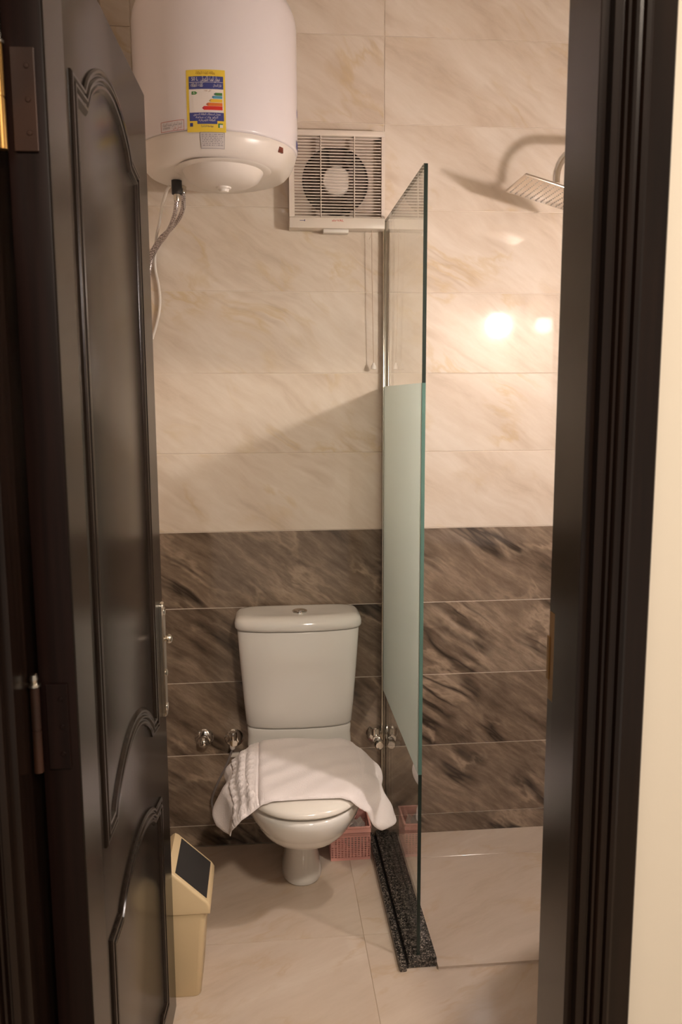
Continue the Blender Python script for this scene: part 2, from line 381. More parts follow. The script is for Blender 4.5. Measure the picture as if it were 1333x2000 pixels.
wall_right = tag(bx('wall_right', (XR+.0005, XR+.12, YD, .0095, -.1, ZC), M['grout_white']), 'tiled right wall of the shower', kind='structure')
wall_tiles(wall_right, [YD+.002, -.75, -.0005], lambda c, z: (XR, c, z), (PI/2, 0, -PI/2))
for o in list(wall_left.children)+list(wall_right.children):
    o.location.x += (-.0005 if o.location.x < 0 else .0005)
ceiling = tag(bx('ceiling', (-2.2, 1.8, -3.6, .15, ZC, ZC+.1), M['ceiling']), 'plain white ceiling', kind='structure')

# door wall with the doorway (opening -0.715 .. 0.052)
JL, JR, JT = -0.770, 0.068, 2.215
bm = bmesh.new()
box(bm, -2.2, JL-.002, YH, YD, -.1, ZC); box(bm, JR+.002, 1.8, YH, YD, -.1, ZC); box(bm, JL-.002, JR+.002, YH, YD, JT+.002, ZC)
tag(link('wall_front', bm, M['plaster']), 'cream painted wall around the doorway, hallway side', kind='structure')

# floors
floor = tag(bx('floor', (XL-.12, XR+.12, YD-.15, .0095, -.12, -.0085), M['grout_floor']), 'beige marble floor tiles', kind='structure')
def floor_tile(x0, x1, y0, y1, z=-.008, par=floor):
    me = tile_mesh(x1-x0-.0018, y1-y0-.0018, M['tile_floor'], bev=.0002)
    o = bpy.data.objects.new('tile', me); COL.objects.link(o); o.parent = par; o.location = ((x0+x1)/2, (y0+y1)/2, z)
xs = [XL, -.73, -.13, .47, XR]; ys = [YD, -1.107, -.507, -.0005]
for x0, x1 in zip(xs, xs[1:]):
    for y0, y1 in zip(ys, ys[1:]): floor_tile(x0, x1, y0, y1)
bm = bmesh.new(); box(bm, XL, XR, YD, -.0005, -.0085, -.0012); link('joint_grout', bm, M['grout_floor'], floor)
shower_floor = tag(bx('floor_shower', (.0485, XR-.001, -.668, -.001, .0002, .0012), M['grout_light']), 'slightly raised beige tiled shower floor', kind='structure')
for x0, x1 in ((.0485, .655), (.655, XR-.001)):
    for y0, y1 in ((-.668, -.155), (-.155, -.001)): floor_tile(x0, x1, y0, y1, z=.0012-.0005, par=shower_floor)
tag(bx('floor_hall', (-2.2, 1.8, -3.6, YD-.15, -.12, 0), M['hall_floor']), 'hallway floor in front of the doorway', kind='structure')

# door frame: trim_1 (jambs + moulded casings)
frame = tag(empty('trim_1', (JL, YH, 0)), 'dark stained moulded wooden door frame around the bathroom doorway', kind='structure')
def in_frame(name, bm, mat, **k):
    bmesh.ops.translate(bm, verts=bm.verts[:], vec=(-JL, -YH, 0)); return link(name, bm, mat, frame, **k)
SL, SR = -.7155, .039            # faces of the stops
bm = bmesh.new(); box(bm, JL, SL, YH, YD, 0, JT, bev=.0012, seg=1); in_frame('jamb', bm, M['frame'])
bm = bmesh.new(); box(bm, SR, JR, YH, -1.459, 0, JT, bev=.0012, seg=1); box(bm, SR+.014, JR, -1.4595, YD, 0, JT, bev=.0012, seg=1); in_frame('jamb', bm, M['frame'])
bm = bmesh.new(); box(bm, SL, SR, YH, YD, JT-.035, JT, bev=.002); in_frame('head_jamb', bm, M['frame'], smooth=True)
# casing profile: (distance from the opening edge, projection from wall)
CP = [(0, 0), (0, .0145), (.0006, .015), (.009, .015), (.012, .009), (.0145, .009), (.017, .0155), (.0205, .0155), (.0225, .011), (.026, .0175), (.0305, .0175), (.033, .012),
      (.037, .0125), (.039, .019), (.044, .021), (.048, .019), (.0495, .016), (.052, .0155), (.079, .0155), (.081, .0135), (.081, 0)]
def casing(x_edge, sgn):
    bm = bmesh.new(); zt = JT-.03
    rings = []
    for z0 in (0.0, None):
        rings.append([Vector((x_edge+sgn*d, YH-p-.0005, 0 if z0 is not None else zt+d)) for d, p in CP])
    A = [bm.verts.new(v) for v in rings[0]]; B = [bm.verts.new(v) for v in rings[1]]
    for i in range(len(A)-1): bm.faces.new((A[i], A[i+1], B[i+1], B[i]))
    bm.faces.new((A[0], B[0], B[-1], A[-1])); bm.faces.new(A)
    return in_frame('casing', bm, M['frame'], smooth=True, angle=18)
casing(SR+.0115, 1); casing(SL-.0115, -1)
bm = bmesh.new(); zt = JT-.03
xa, xb = SL-.0115, SR+.0115
A = [bm.verts.new((xa-d, YH-p-.0005, zt+d)) for d, p in CP]; B = [bm.verts.new((xb+d, YH-p-.0005, zt+d)) for d, p in CP]
for i in range(len(A)-1): bm.faces.new((A[i], A[i+1], B[i+1], B[i]))
in_frame('casing', bm, M['frame'], smooth=True, angle=25)
bm = bmesh.new(); box(bm, SR+.0128, SR+.0139, -1.447, -1.405, 1.03, 1.17, bev=.0004); box(bm, SR+.0115, SR+.0135, -1.409, -1.3985, 1.06, 1.13, bev=.0008)
tag(in_frame('strike_plate', bm, M['brass']), 'small brass strike plate on the right jamb')

# hallway ceiling lamp
hl = tag(empty('ceiling_lamp', (.12, -3.15, ZC)), 'round frosted hallway ceiling lamp in front of the doorway', 'lamp')
bm = bmesh.new(); lathe(bm, [(0, -.0005), (.13, -.0005), (.13, -.02), (.12, -.025), (0, -.025)]); link('base', bm, M['white_plastic'], hl, smooth=True)
bm = bmesh.new(); lathe(bm, [(.0, -.0255), (.115, -.0255), (.11, -.05), (.08, -.075), (.04, -.085), (0, -.087)]); link('shade', bm, emit('hall_lamp_glow', HALL_COL, HALL_STRENGTH), hl, smooth=True)

# ------------------------------------------------------------------ door leaf (door_1)
DH = Vector((-.653, -1.48, 0)); dd = Vector((.0365, .99933, 0)).normalized()
dm = Matrix(((dd.x, -dd.y, 0, DH.x), (dd.y, dd.x, 0, DH.y), (0, 0, 1, 0), (0, 0, 0, 1)))
door = empty('door_1'); door.matrix_world = dm
tag(door, 'dark glossy panelled bathroom door standing open on the left', kind='structure')
DL, DTOP, DT = .74, 2.136, .051
bm = bmesh.new(); box(bm, 0.0015, DL, 0, DT, .008, DTOP, bev=.0025, seg=2)
leaf = link('leaf', bm, [M['door'], M['door_edge']], door, smooth=True)
for p in leaf.data.polygons:
    if p.normal.x < -.9: p.material_index = 1
bm = bmesh.new(); box(bm, .0017, .093, -.0018, .001, .009, DTOP-.001, bev=.0006, seg=1); link('hinge_stile', bm, M['door'], door)
# raised mouldings swept along panel outlines; profile (inset from outline, projection)
MP = [(0, 0), (0, .003), (.003, .0055), (.007, .0055), (.009, .003), (.0115, .003), (.0140, .0068), (.0175, .0068), (.0195, .0035), (.0225, .0035), (.025, .0055), (.029, .005), (.033, .002), (.035, 0)]
def sweep_outline(pts, prof, name, parent, mat):
    """pts: closed outline (s, z), clockwise or not; offset inward"""
    n = len(pts); P = [Vector((a, b)) for a, b in pts]
    area = sum(P[i].x*P[(i+1) % n].y-P[(i+1) % n].x*P[i].y for i in range(n))
    sg = 1 if area > 0 else -1
    rings = []
    for i in range(n):
        d0 = (P[i]-P[i-1]).normalized(); d1 = (P[(i+1) % n]-P[i]).normalized()
        n0 = Vector((-d0.y, d0.x))*sg; n1 = Vector((-d1.y, d1.x))*sg
        m = n0+n1; m = m/max(.35, m.dot(n0)) if m.length > 1e-6 else n0
        rings.append([(P[i].x+m.x*o, -h, P[i].y+m.y*o) for o, h in prof])
    bm = bmesh.new(); V = [[bm.verts.new(p) for p in r] for r in rings]
    for i in range(n):
        A, B = V[i], V[(i+1) % n]
        for k in range(len(prof)-1): bm.faces.new((A[k], A[k+1], B[k+1], B[k]))
    return link(name, bm, mat, parent, smooth=True, angle=28)
def arch(x0, x1, zs, rise, n=20):
    """points left to right of a shouldered arch"""
    pts = [(x0, zs), (x0+.075, zs)]
    a, b = x0+.075, x1-.075
    for k in range(1, n):
        t = k/n; pts.append((a+(b-a)*t, zs+rise*(math.sin(PI*t)**.72)))
    return pts+[(b, zs), (x1, zs-.012)]
PX0, PX1 = .118, .622
top = arch(PX0, PX1, 1.955, .078); bot = arch(PX0, PX1, .792, .082)
sweep_outline(top+bot[::-1], MP, 'upper_panel_moulding', door, M['door'])
top2 = arch(PX0, PX1, .632, .05); bot2 = arch(PX0, PX1, .115, -.045)
sweep_outline(top2+bot2[::-1], MP, 'lower_panel_moulding', door, M['door'])
# door furniture
bp_ = tag(empty('handle_plate', (.705, 0, .91)), None); bp_.parent = door
bm = bmesh.new()
for q in range(2): pass
prof = []
W2, H2 = .0175, .134
ring = []
for k in range(24):
    a = 2*PI*k/24
    ring.append((W2*math.copysign(abs(math.cos(a))**.35, math.cos(a)), (H2)*math.copysign(abs(math.sin(a))**.25, math.sin(a))))
loft(bm, [[(x, -.0002, z) for x, z in ring], [(x, -.006, z) for x, z in ring], [(x*.85, -.009, z*.985) for x, z in ring]])
link('backplate', bm, M['brushed'], bp_, smooth=True)
bm = bmesh.new(); lathe(bm, [(.009, .008), (.006, .010), (.006, .012), (.0095, .014), (.011, .018), (.0095, .022), (.005, .025), (0, .0255)], 20, (.004, 0, .047), 'Y'); link('handle_knob', bm, M['brushed'], bp_, smooth=True)
bm = bmesh.new(); lathe(bm, [(.0085, .008), (.0085, .012), (.004, .014), (0, .014)], 16, (-.004, 0, -.03), 'Y'); link('key_escutcheon', bm, M['brushed'], bp_, smooth=True)
for k in (-1, 1):
    bm = bmesh.new(); lathe(bm, [(.010, .0075), (.010, .0115), (0, .0125)], 16, (0, 0, k*.112), 'Y'); link('screw_cap', bm, M['chrome'], bp_, smooth=True)
def hinge(zc):
    h = tag(empty('hinge', (0, .033, zc)), 'old brass butt hinge on the door edge'); h.parent = door
    bm = bmesh.new(); box(bm, -.0022, .0012, -.022, .008, -.062, .062, bev=.0008)
    for sz in (-.04, 0, .04): lathe(bm, [(.004, -.002), (.003, -.0033), (0, -.0035)], 10, (0, -.012, sz), 'X')
    link('hinge_leaf', bm, M['stained_brass'] if zc > 1.5 else M['door_edge'], h)
    bm = bmesh.new(); lathe(bm, [(0, -.062), (.0065, -.062), (.0065, -.002), (.0055, -.0015), (.0055, .0), (.0065, .0005), (.0065, .062), (0, .062)], 16, (-.009, .0205, 0)); link('knuckle', bm, M['brass'] if zc > 1.5 else M['stained_brass'], h, smooth=True)
    bm = bmesh.new(); lathe(bm, [(0, .0625), (.009, .0625), (.009, .066), (.005, .067), (.0065, .073), (.005, .079), (0, .081)], 16, (-.009, .0205, 0)); link('finial', bm, M['brushed'], h, smooth=True)
hinge(1.872); hinge(1.045); hinge(.24)

# ------------------------------------------------------------------ shower screen and kerb
kerb = tag(empty('shower_kerb', (0, -.33, 0)), 'speckled black granite shower kerb on the floor under the glass screen', 'kerb')
def loc(bm, o): bmesh.ops.translate(bm, verts=bm.verts[:], vec=-o.location); return bm
bm = bmesh.new(); box(bm, -.0535, -.0345, -.668, -.0008, .0003, .018, bev=.003); link('base_strip', loc(bm, kerb), M['granite'], kerb, smooth=True)
bm = bmesh.new(); box(bm, -.0350, -.0280, -.6545, -.0010, .0003, .0075); link('groove_shade_strip', loc(bm, kerb), M['groove_shade'], kerb)  # black filler strip, paints the shade between kerb strip and slab
bm = bmesh.new(); box(bm, -.0285, .048, -.655, -.0008, .0003, .027, bev=.0025); link('top_slab', loc(bm, kerb), M['granite'], kerb, smooth=True)
screen = tag(empty('shower_screen', (0, -.32, .0275)), 'frameless clear glass shower screen with a wide frosted band beside the toilet', 'shower screen')
GY, GT, F0, F1 = -.640, 2.037, .535, 1.534
bm = bmesh.new(); box(bm, -.0045, .0045, GY, -.003, .0275, GT)
pane = link('pane', loc(bm, screen), [M['glass']], screen)
def edge_strip(name, z0, z1, mat, lab=None):
    bm = bmesh.new(); box(bm, -.0047, .0047, GY-.0012, GY-.0001, z0, z1, bev=.0004, seg=1)
    o = link(name, loc(bm, screen), mat, screen)
    if lab: o['label'] = lab
edge_strip('polished_edge', F1, GT, M['glass_edge']); edge_strip('polished_edge', .0275, F0, M['glass_edge'])
edge_strip('polished_edge', F0, F1, M['glass_edge_frost'], 'pale green edge of the frosted band')
bm = bmesh.new(); box(bm, -.0047, .0047, GY, -.003, GT+.0001, GT+.0012); link('top_edge', loc(bm, screen), M['glass_edge'], screen)
bm = bmesh.new(); box(bm, -.0051, -.0047, GY+.001, -.0225, F0, F1); tag(link('frosted_film', loc(bm, screen), M['frost'], screen), 'whitish green frosted band')
bm = bmesh.new()
box(bm, -.0105, -.0052, -.022, -.0008, .0275, GT+.001, bev=.002); box(bm, .0058, .0105, -.022, -.0008, .0275, GT+.001, bev=.002)
link('wall_channel', loc(bm, screen), M['brushed'], screen, smooth=True)

# ------------------------------------------------------------------ shower head on its arm
sh = tag(empty('overhead_shower', (XR, -.27, 2.195)), 'square chrome rain shower head on a bent arm at the right', 'shower head')
path = [(XR-.004, -.27, 2.195), (.53, -.27, 2.195)]
for k in range(1, 9):
    a = PI/2*k/8; path.append((.53-.085*math.sin(a), -.27, 2.11+.085*math.cos(a)))
path += [(.445, -.27, 2.094)]
bm = bmesh.new(); tube(bm, path, .0105, 16); link('arm', loc(bm, sh), M['chrome'], sh, smooth=True)
bm = bmesh.new(); lathe(bm, [(0, -.0), (.03, -.0), (.03, -.004), (.018, -.012), (0, -.012)], 24, (XR-.0005, -.27, 2.195), 'X'); link('wall_flange', loc(bm, sh), M['chrome'], sh, smooth=True)
TILT = math.radians(15.5); PC = Vector((.425, -.266, 2.068))
pm = Matrix.Translation(PC-sh.location) @ Matrix.Rotation(TILT, 4, 'Y')
bm = bmesh.new(); box(bm, -.1, .1, -.09, .09, -.0035, .0035, bev=.0015); bmesh.ops.transform(bm, matrix=pm, verts=bm.verts[:]); link('spray_plate', bm, M['plate_steel'], sh, smooth=True)
bm = bmesh.new(); lathe(bm, [(0, .0036), (.022, .0036), (.02, .010), (.013, .016), (.011, .026), (0, .026)], 24); bmesh.ops.transform(bm, matrix=pm, verts=bm.verts[:]); link('ball_joint', bm, M['chrome'], sh, smooth=True)
bm = bmesh.new()
for i in range(12):
    for j in range(12):
        lathe(bm, [(.0026, -.0034), (.0020, -.0046), (0, -.0048)], 8, (-.088+i*.016, -.0803+j*.0146, 0))
bmesh.ops.transform(bm, matrix=pm, verts=bm.verts[:]); tag(link('nozzles', bm, pbr('grey_nozzle_rubber', (.36, .32, .28), .4), sh), None, kind='stuff')

# ------------------------------------------------------------------ toilet
TX = -.289
toilet = tag(empty('toilet', (TX, -.3, 0)), 'white close-coupled ceramic toilet standing against the back wall', 'toilet')
NR = 64
def egg(z, a, yf, yb, e=2.3, eb=3.2, split=.5, ab=None):
    """closed outline: front half ellipse towards the camera, squarer back"""
    ym = yf+(yb-yf)*split; ab = ab or a; out = []
    for k in range(NR):
        t = 2*PI*k/NR; c, s = math.cos(t), math.sin(t)
        if s < 0:
            x = a*math.copysign(abs(c)**(2/e), c); y = ym+(ym-yf)*math.copysign(abs(s)**(2/e), s)
        else:
            x = (a+(ab-a)*abs(s))*math.copysign(abs(c)**(2/eb), c); y = ym+(yb-ym)*abs(s)**(2/eb)
        out.append((TX+x, y, z))
    return out
bm = bmesh.new()
loft(bm, [egg(.0004, .060, -.258, -.06), egg(.006, .064, -.264, -.055), egg(.02, .061, -.262, -.055), egg(.08, .052, -.262, -.055), egg(.14, .050, -.27, -.055), egg(.185, .054, -.29, -.055), egg(.215, .070, -.34, -.05, split=.6),
          egg(.238, .100, -.43, -.045, split=.6), egg(.258, .126, -.49, -.04, split=.6), egg(.285, .147, -.538, -.035, split=.6), egg(.308, .158, -.563, -.03, split=.6), egg(.316, .160, -.568, -.03, split=.6), egg(.324, .164, -.575, -.03, split=.6), egg(.345, .174, -.594, -.03, split=.6),
          egg(.375, .181, -.608, -.03, split=.6, ab=.168), egg(.390, .183, -.611, -.03, split=.6, ab=.168), egg(.398, .181, -.608, -.03, split=.6, ab=.168), egg(.401, .172, -.598, -.03, split=.6, ab=.16)])
bowl = link('bowl', loc(bm, toilet), M['ceramic'], toilet, smooth=True, angle=60)
bm = bmesh.new()
def dring(z, a, yf, yb, bulge, e=6.0):
    out = []
    ym = (yf+yb)/2; h = (yb-yf)/2
    for k in range(NR):
        t = 2*PI*k/NR; c, s = math.cos(t), math.sin(t)
        x = a*math.copysign(abs(c)**(2/e), c); y = ym+h*math.copysign(abs(s)**(2/e), s)
        if y < ym: y += bulge*(x/a)**2*(ym-y)/h
        out.append((TX+x, y, z))
    return out
loft(bm, [dring(.395, .164, -.155, -.03, .012), dring(.41, .166, -.152, -.03, .014), dring(.44, .164, -.150, -.025, .014), dring(.462, .1655, -.154, -.02, .016), dring(.4665, .163, -.152, -.02, .016)])
link('bowl_deck', loc(bm, toilet), M['ceramic'], toilet, smooth=True, angle=60)
bm = bmesh.new()
loft(bm, [dring(.4695, .155, -.150, -.010, .02), dring(.471, .164, -.158, -.008, .02), dring(.478, .1685, -.162, -.006, .02), dring(.55, .1745, -.170, -.005, .022), dring(.68, .184, -.180, -.004, .024), dring(.786, .1905, -.186, -.003, .026), dring(.789, .189, -.184, -.003, .026)])
link('tank', loc(bm, toilet), M['ceramic'], toilet, smooth=True, angle=60)
bm = bmesh.new()
loft(bm, [dring(.7915, .190, -.186, -.004, .026), dring(.793, .1945, -.191, -.002, .026), dring(.80, .198, -.196, -.0015, .027), dring(.813, .198, -.196, -.0015, .027), dring(.824, .194, -.190, -.003, .027), dring(.831, .184, -.178, -.009, .026),
          dring(.8335, .165, -.163, -.022, .022), dring(.8335, .14, -.150, -.035, .016), dring(.832, .08, -.13, -.055, .006)])
link('tank_lid', loc(bm, toilet), M['ceramic'], toilet, smooth=True, angle=60)
bm = bmesh.new(); lathe(bm, [(.024, .8322), (.0235, .8355), (.020, .837), (.018, .8362), (.0175, .8375), (0, .8378)], 32, (TX+.006, -.096, 0)); link('flush_button', loc(bm, toilet), M['chrome'], toilet, smooth=True)
bm = bmesh.new()
loft(bm, [egg(.4022, .164, -.594, -.17, split=.6), egg(.4035, .1675, -.600, -.165, split=.6), egg(.406, .168, -.601, -.165, split=.6), egg(.408, .164, -.595, -.168, split=.6)]); link('seat_ring', loc(bm, toilet), M['ceramic_lid'], toilet, smooth=True, angle=60)
bm = bmesh.new()
def LZ(e): return e
loft(bm, [egg(.4095, .170, -.604, -.163, split=.6), egg(.4115, .177, -.613, -.160, split=.6), egg(.417, .178, -.615, -.160, split=.6), egg(.426, .174, -.608, -.162, split=.6), egg(.434, .164, -.593, -.168, split=.6), egg(.4395, .14, -.555, -.18, split=.6), egg(.4425, .09, -.49, -.22, split=.6), egg(.4435, .03, -.40, -.30, split=.6)])
link('seat_lid', loc(bm, toilet), M['ceramic_lid'], toilet, smooth=True, angle=60)
for k in (-1, 1):
    bm = bmesh.new(); lathe(bm, [(0, 0), (.011, 0), (.011, .03), (0, .03)], 16, (TX+k*.10-.015, -.175, .425), 'X'); link('lid_hinge', loc(bm, toilet), M['ceramic_lid'], toilet, smooth=True)

# ------------------------------------------------------------------ towel draped on the lid
def lid_half(y):
    yf, yb, a = -.617, -.160, .1785
    ym = yf+(yb-yf)*.6
    t = (y-ym)/((yf-ym) if y < ym else (yb-ym)); t = min(1, max(0, abs(t)))
    e = 2.3 if y < ym else 3.2
    return a*max(0., 1-t**e)**(1/e)
def dome(x, y):
    """height of the lid surface"""
    hw = max(.02, lid_half(y)); u = abs(x)/hw
    z = .4445-.0035*(u**2)-.014*max(0, (u-.72)/.28)**2 if u < 1 else .427
    f = max(0, (-.50-y)/.115); return z-.013*f*f
S0, S1 = -.292, .282
NS, NT = 150, 74
def towel_pt(s, t):
    """s: across (left negative), t: 0 back .. 1 front"""
    sg = -1 if s < 0 else 1; a = abs(s)
    u = max(0, (a-.13)/.17)                                 # 0 on the lid .. 1 at the hem
    yfront = -.556-.010*math.cos(s*6)+.050*u*u; yback = -.186-.012*math.sin(s*9+.4)-.02*u
    y = yback+(yfront-yback)*t
    hw = min(.166, max(.080, lid_half(y)-.012))
    ripple = math.sin(y*40+sg*1.1)
    if a <= hw:
        x = s; z = dome(x, y)+.0035
    else:
        e = a-hw; front = max(0, (t-.35)/.65)
        r = .022; e1 = .075
        # bends over the lid edge, slopes outwards, then hangs
        if e < r: ang = e/r*.72; x0 = r*math.sin(ang); z0 = r*(1-math.cos(ang))
        else:
            x0 = r*math.sin(.72); z0 = r*(1-math.cos(.72)); m = min(e, e1)-r
            x0 += m*.72; z0 += m*.69
            if e > e1: q = e-e1; x0 += q*(.30+.10*ripple); z0 += q*.95
        x = sg*(hw+x0); z = dome(sg*hw, y)+.0035-z0
        k = min(1.2, e/.10)
        x += sg*.009*ripple*k
        y += (-.018*front+.010*math.sin(s*40))*k*.6
    return Vector((TX+x, y, z))
def hem(t, sg):
    """distance of the hem from the middle: short at the back, longest near the front corner, corner rounded"""
    b = .238+.082*min(1, max(0, t)/.80)**1.3 if sg < 0 else .236+.078*min(1, max(0, t)/.72)**1.4
    c = max(0, (t-.86)/.14); return b-(.030 if sg < 0 else .026)*c*c
towel_tag = 'white terry hand towel with a ribbed border draped over the toilet lid'
towel = tag(empty('towel', (TX, -.36, .45)), towel_tag, 'towel')
def cloth(name, s0, s1, ns, nt, thick, disp=None, t0=0., t1=1.):
    bm = bmesh.new(); grid = []
    for i in range(ns+1):
        row = []
        for j in range(nt+1):
            t = t0+(t1-t0)*j/nt; a = s0 if s0 is not None else -hem(t, -1); b = s1 if s1 is not None else hem(t, 1)
            row.append(towel_pt(a+(b-a)*i/ns, t))
        grid.append(row)
    top = [[None]*(nt+1) for _ in range(ns+1)]; botv = [[None]*(nt+1) for _ in range(ns+1)]
    for i in range(ns+1):
        for j in range(nt+1):
            du = grid[min(i+1, ns)][j]-grid[max(i-1, 0)][j]; dv = grid[i][min(j+1, nt)]-grid[i][max(j-1, 0)]
            nrm = dv.cross(du); 
            if nrm.length < 1e-9: nrm = Vector((0, 0, 1))
            nrm.normalize()
            if nrm.z < 0 and abs(nrm.z) > .3: nrm = -nrm
            t = t0+(t1-t0)*j/nt; a = s0 if s0 is not None else -hem(t, -1); b = s1 if s1 is not None else hem(t, 1); s = a+(b-a)*i/ns
            ed = min(i, ns-i)/3.0; ed2 = min(j, nt-j)/3.0; rnd = min(1, max(0, ed))*1.0; rnd2 = min(1, max(0, ed2))
            h = thick*(.35+.65*math.sqrt(min(rnd, rnd2)) if min(rnd, rnd2) > 0 else .3)
            extra = disp(s, t) if disp else 0
            top[i][j] = bm.verts.new(grid[i][j]+nrm*(h+extra)); botv[i][j] = bm.verts.new(grid[i][j]+nrm*.0006)
    for i in range(ns):
        for j in range(nt):
            bm.faces.new((top[i][j], top[i+1][j], top[i+1][j+1], top[i][j+1])); bm.faces.new((botv[i][j], botv[i][j+1], botv[i+1][j+1], botv[i+1][j]))
    for i in range(ns):
        bm.faces.new((top[i][0], botv[i][0], botv[i+1][0], top[i+1][0])); bm.faces.new((top[i][nt], top[i+1][nt], botv[i+1][nt], botv[i][nt]))
    for j in range(nt):
        bm.faces.new((top[0][j], top[0][j+1], botv[0][j+1], botv[0][j])); bm.faces.new((top[ns][j], botv[ns][j], botv[ns][j+1], top[ns][j+1]))
    return link(name, loc(bm, towel), M['terry'], towel, smooth=True, angle=80)
rr = random.Random(3)
lump = [(rr.uniform(30, 70), rr.uniform(14, 34), rr.uniform(0, 6)) for _ in range(5)]
def softness(s, t): return .0007*sum(math.sin(s*a+t*b+c) for a, b, c in lump)
B0, B1 = -.222, -.128
def border(s, t):
    u = (s-B0)/(B1-B0)
    if u < 0 or u > 1: return softness(s, t)
    rib = math.sin(u*PI*2*3.0)
    blk = math.sin(t*PI*2*13+(1.2 if int(u*3.0) % 2 else 0))
    edge = min(1, u/.06, (1-u)/.06)
    return softness(s, t)*.4 + edge*(.0022*rib*(.4+.6*abs(blk))+.0016*blk*(rib > -.2)) - (.003 if (u < .05 or u > .95) else 0)
cloth('terry_cloth', None, B0, 30, NT, .0085, softness); cloth('ribbed_border', B0, B1, 54, 110, .0085, border); cloth('terry_cloth', B1, None, NS-40, NT, .0085, softness)

# ------------------------------------------------------------------ water heater
HX, HY, HR = -.497, -.280, .2145
heater = tag(empty('water_heater', (HX, HY, 2.06)), 'white cylindrical electric water heater with a yellow energy label high on the back wall', 'water heater')
bm = bmesh.new(); lathe(bm, [(.0, 2.146), (HR-.004, 2.146), (HR-.001, 2.1475), (HR, 2.151), (HR, 2.455), (HR-.003, 2.478), (HR-.012, 2.502), (HR-.03, 2.522), (HR-.06, 2.535), (0, 2.545)], 96, (HX, HY, 0)); link('shell', loc(bm, heater), M['enamel'], heater, smooth=True, angle=50)
bm = bmesh.new(); lathe(bm, [(0, 2.1455), (HR-.006, 2.1455), (HR-.004, 2.142), (HR-.006, 2.132), (HR-.016, 2.108), (HR-.030, 2.092), (HR-.05, 2.086), (0, 2.086)], 96, (HX, HY, 0)); link('bottom_cap', loc(bm, heater), M['cap_plastic'], heater, smooth=True, angle=50)
bm = bmesh.new(); lathe(bm, [(0, 2.0855), (.125, 2.0855), (.122, 2.083), (.104, 2.082), (.102, 2.078), (.092, 2.062), (.07, 2.051), (.04, 2.046), (0, 2.045)], 64, (HX+.017, HY-.072, 0)); link('terminal_cover', loc(bm, heater), M['cap_plastic'], heater, smooth=True, angle=40)
bm = bmesh.new(); lathe(bm, [(0, 2.046), (.020, 2.046), (.019, 2.042), (.014, 2.040), (.012, 2.034), (.008, 2.033), (0, 2.033)], 24, (HX+.017, HY-.072, 0)); link('thermostat_knob', loc(bm, heater), M['white_plastic'], heater, smooth=True)
bm = bmesh.new(); box(bm, -.05, .05, -.0005, .06, -.02, .02, bev=.002); bmesh.ops.translate(bm, verts=bm.verts[:], vec=(HX, -.0605, 2.4)); link('wall_bracket', loc(bm, heater), M['enamel'], heater)
def cyl_pt(ang, z, r): return Vector((HX+r*math.sin(ang), HY-r*math.cos(ang), z))
def cyl_patch(bm, a0, a1, z0, z1, r, mi, n=8, skew=0., poly=None):
    V = [[bm.verts.new(cyl_pt(a0+(a1-a0)*k/n, z+skew*(k/n), r)) for k in range(n+1)] for z in (z0, z1)]
    for k in range(n):
        f = bm.faces.new((V[0][k], V[0][k+1], V[1][k+1], V[1][k])); f.material_index = mi
def cyl_text(bm, body, size, ang, z, r, mi, maxw=None, squash=1.0):
    me = text_mesh(body, size); xs_ = [v.co.x for v in me.vertices]
    if not xs_: return
    wd = max(xs_)-min(xs_); sc = (maxw/wd) if maxw and wd > 0 else 1.0
    cx = (max(xs_)+min(xs_))/2; vs = [bm.verts.new(cyl_pt(ang+(v.co.x-cx)*sc/r, z+v.co.y*squash, r)) for v in me.vertices]
    for p in me.polygons:
        try: f = bm.faces.new([vs[i] for i in p.vertices]); f.material_index = mi
        except ValueError: pass
    bpy.data.meshes.remove(me)
LM = [M['yellow'], M['navy'], M['lab_white'], M['lab_green'], M['lab_blue'], M['lab_amber'], M['lab_orange'], M['lab_red'], M['ink_brown'], M['white_plastic']]
a0, a1, lz0, lz1 = -.290, .150, 2.139, 2.281
def LA(u): return a0+(a1-a0)*u
def LZ_(v): return lz1-(lz1-lz0)*v
bm = bmesh.new(); r1, r2, r3 = HR+.0004, HR+.0007, HR+.0010
cyl_patch(bm, a0, a1, lz0, lz1, r1, 0, 14)
cyl_patch(bm, LA(.07), LA(.95), LZ_(.31), LZ_(.105), r2, 1)
cyl_patch(bm, LA(.07), LA(.95), LZ_(.685), LZ_(.31), r2, 2)
cyl_patch(bm, LA(.07), LA(.95), LZ_(.82), LZ_(.685), r2, 1)
cyl_patch(bm, LA(.27), LA(.78), LZ_(.87), LZ_(.82), r2, 1)
cyl_patch(bm, LA(.08), LA(.94), LZ_(.203), LZ_(.198), r3, 9)
def arrow(ul, ur, vc, hv, mi, flip=False):
    tip = ul if not flip else ur; sh_ = .05
    pts = [(ul+sh_, vc-hv), (ur, vc-hv), (ur, vc+hv), (ul+sh_, vc+hv), (ul, vc)] if not flip else [(ul, vc-hv), (ur-sh_, vc-hv), (ur, vc), (ur-sh_, vc+hv), (ul, vc+hv)]
    if flip: cyl_patch(bm, LA(ul), LA(ur-sh_), LZ_(vc+hv), LZ_(vc-hv), r3, mi, 6); tri = (pts[1], pts[2], pts[3])
    else: cyl_patch(bm, LA(ul+sh_), LA(ur), LZ_(vc+hv), LZ_(vc-hv), r3, mi, 6); tri = (pts[3], pts[4], pts[0])
    f = bm.faces.new([bm.verts.new(cyl_pt(LA(u), LZ_(v), r3)) for u, v in tri]); f.material_index = mi
arrow(.70, .92, .390, .022, 3); arrow(.65, .92, .440, .022, 4); arrow(.58, .92, .497, .026, 5); arrow(.50, .92, .555, .026, 6); arrow(.40, .92, .615, .031, 7); arrow(.14, .29, .372, .026, 3, True)
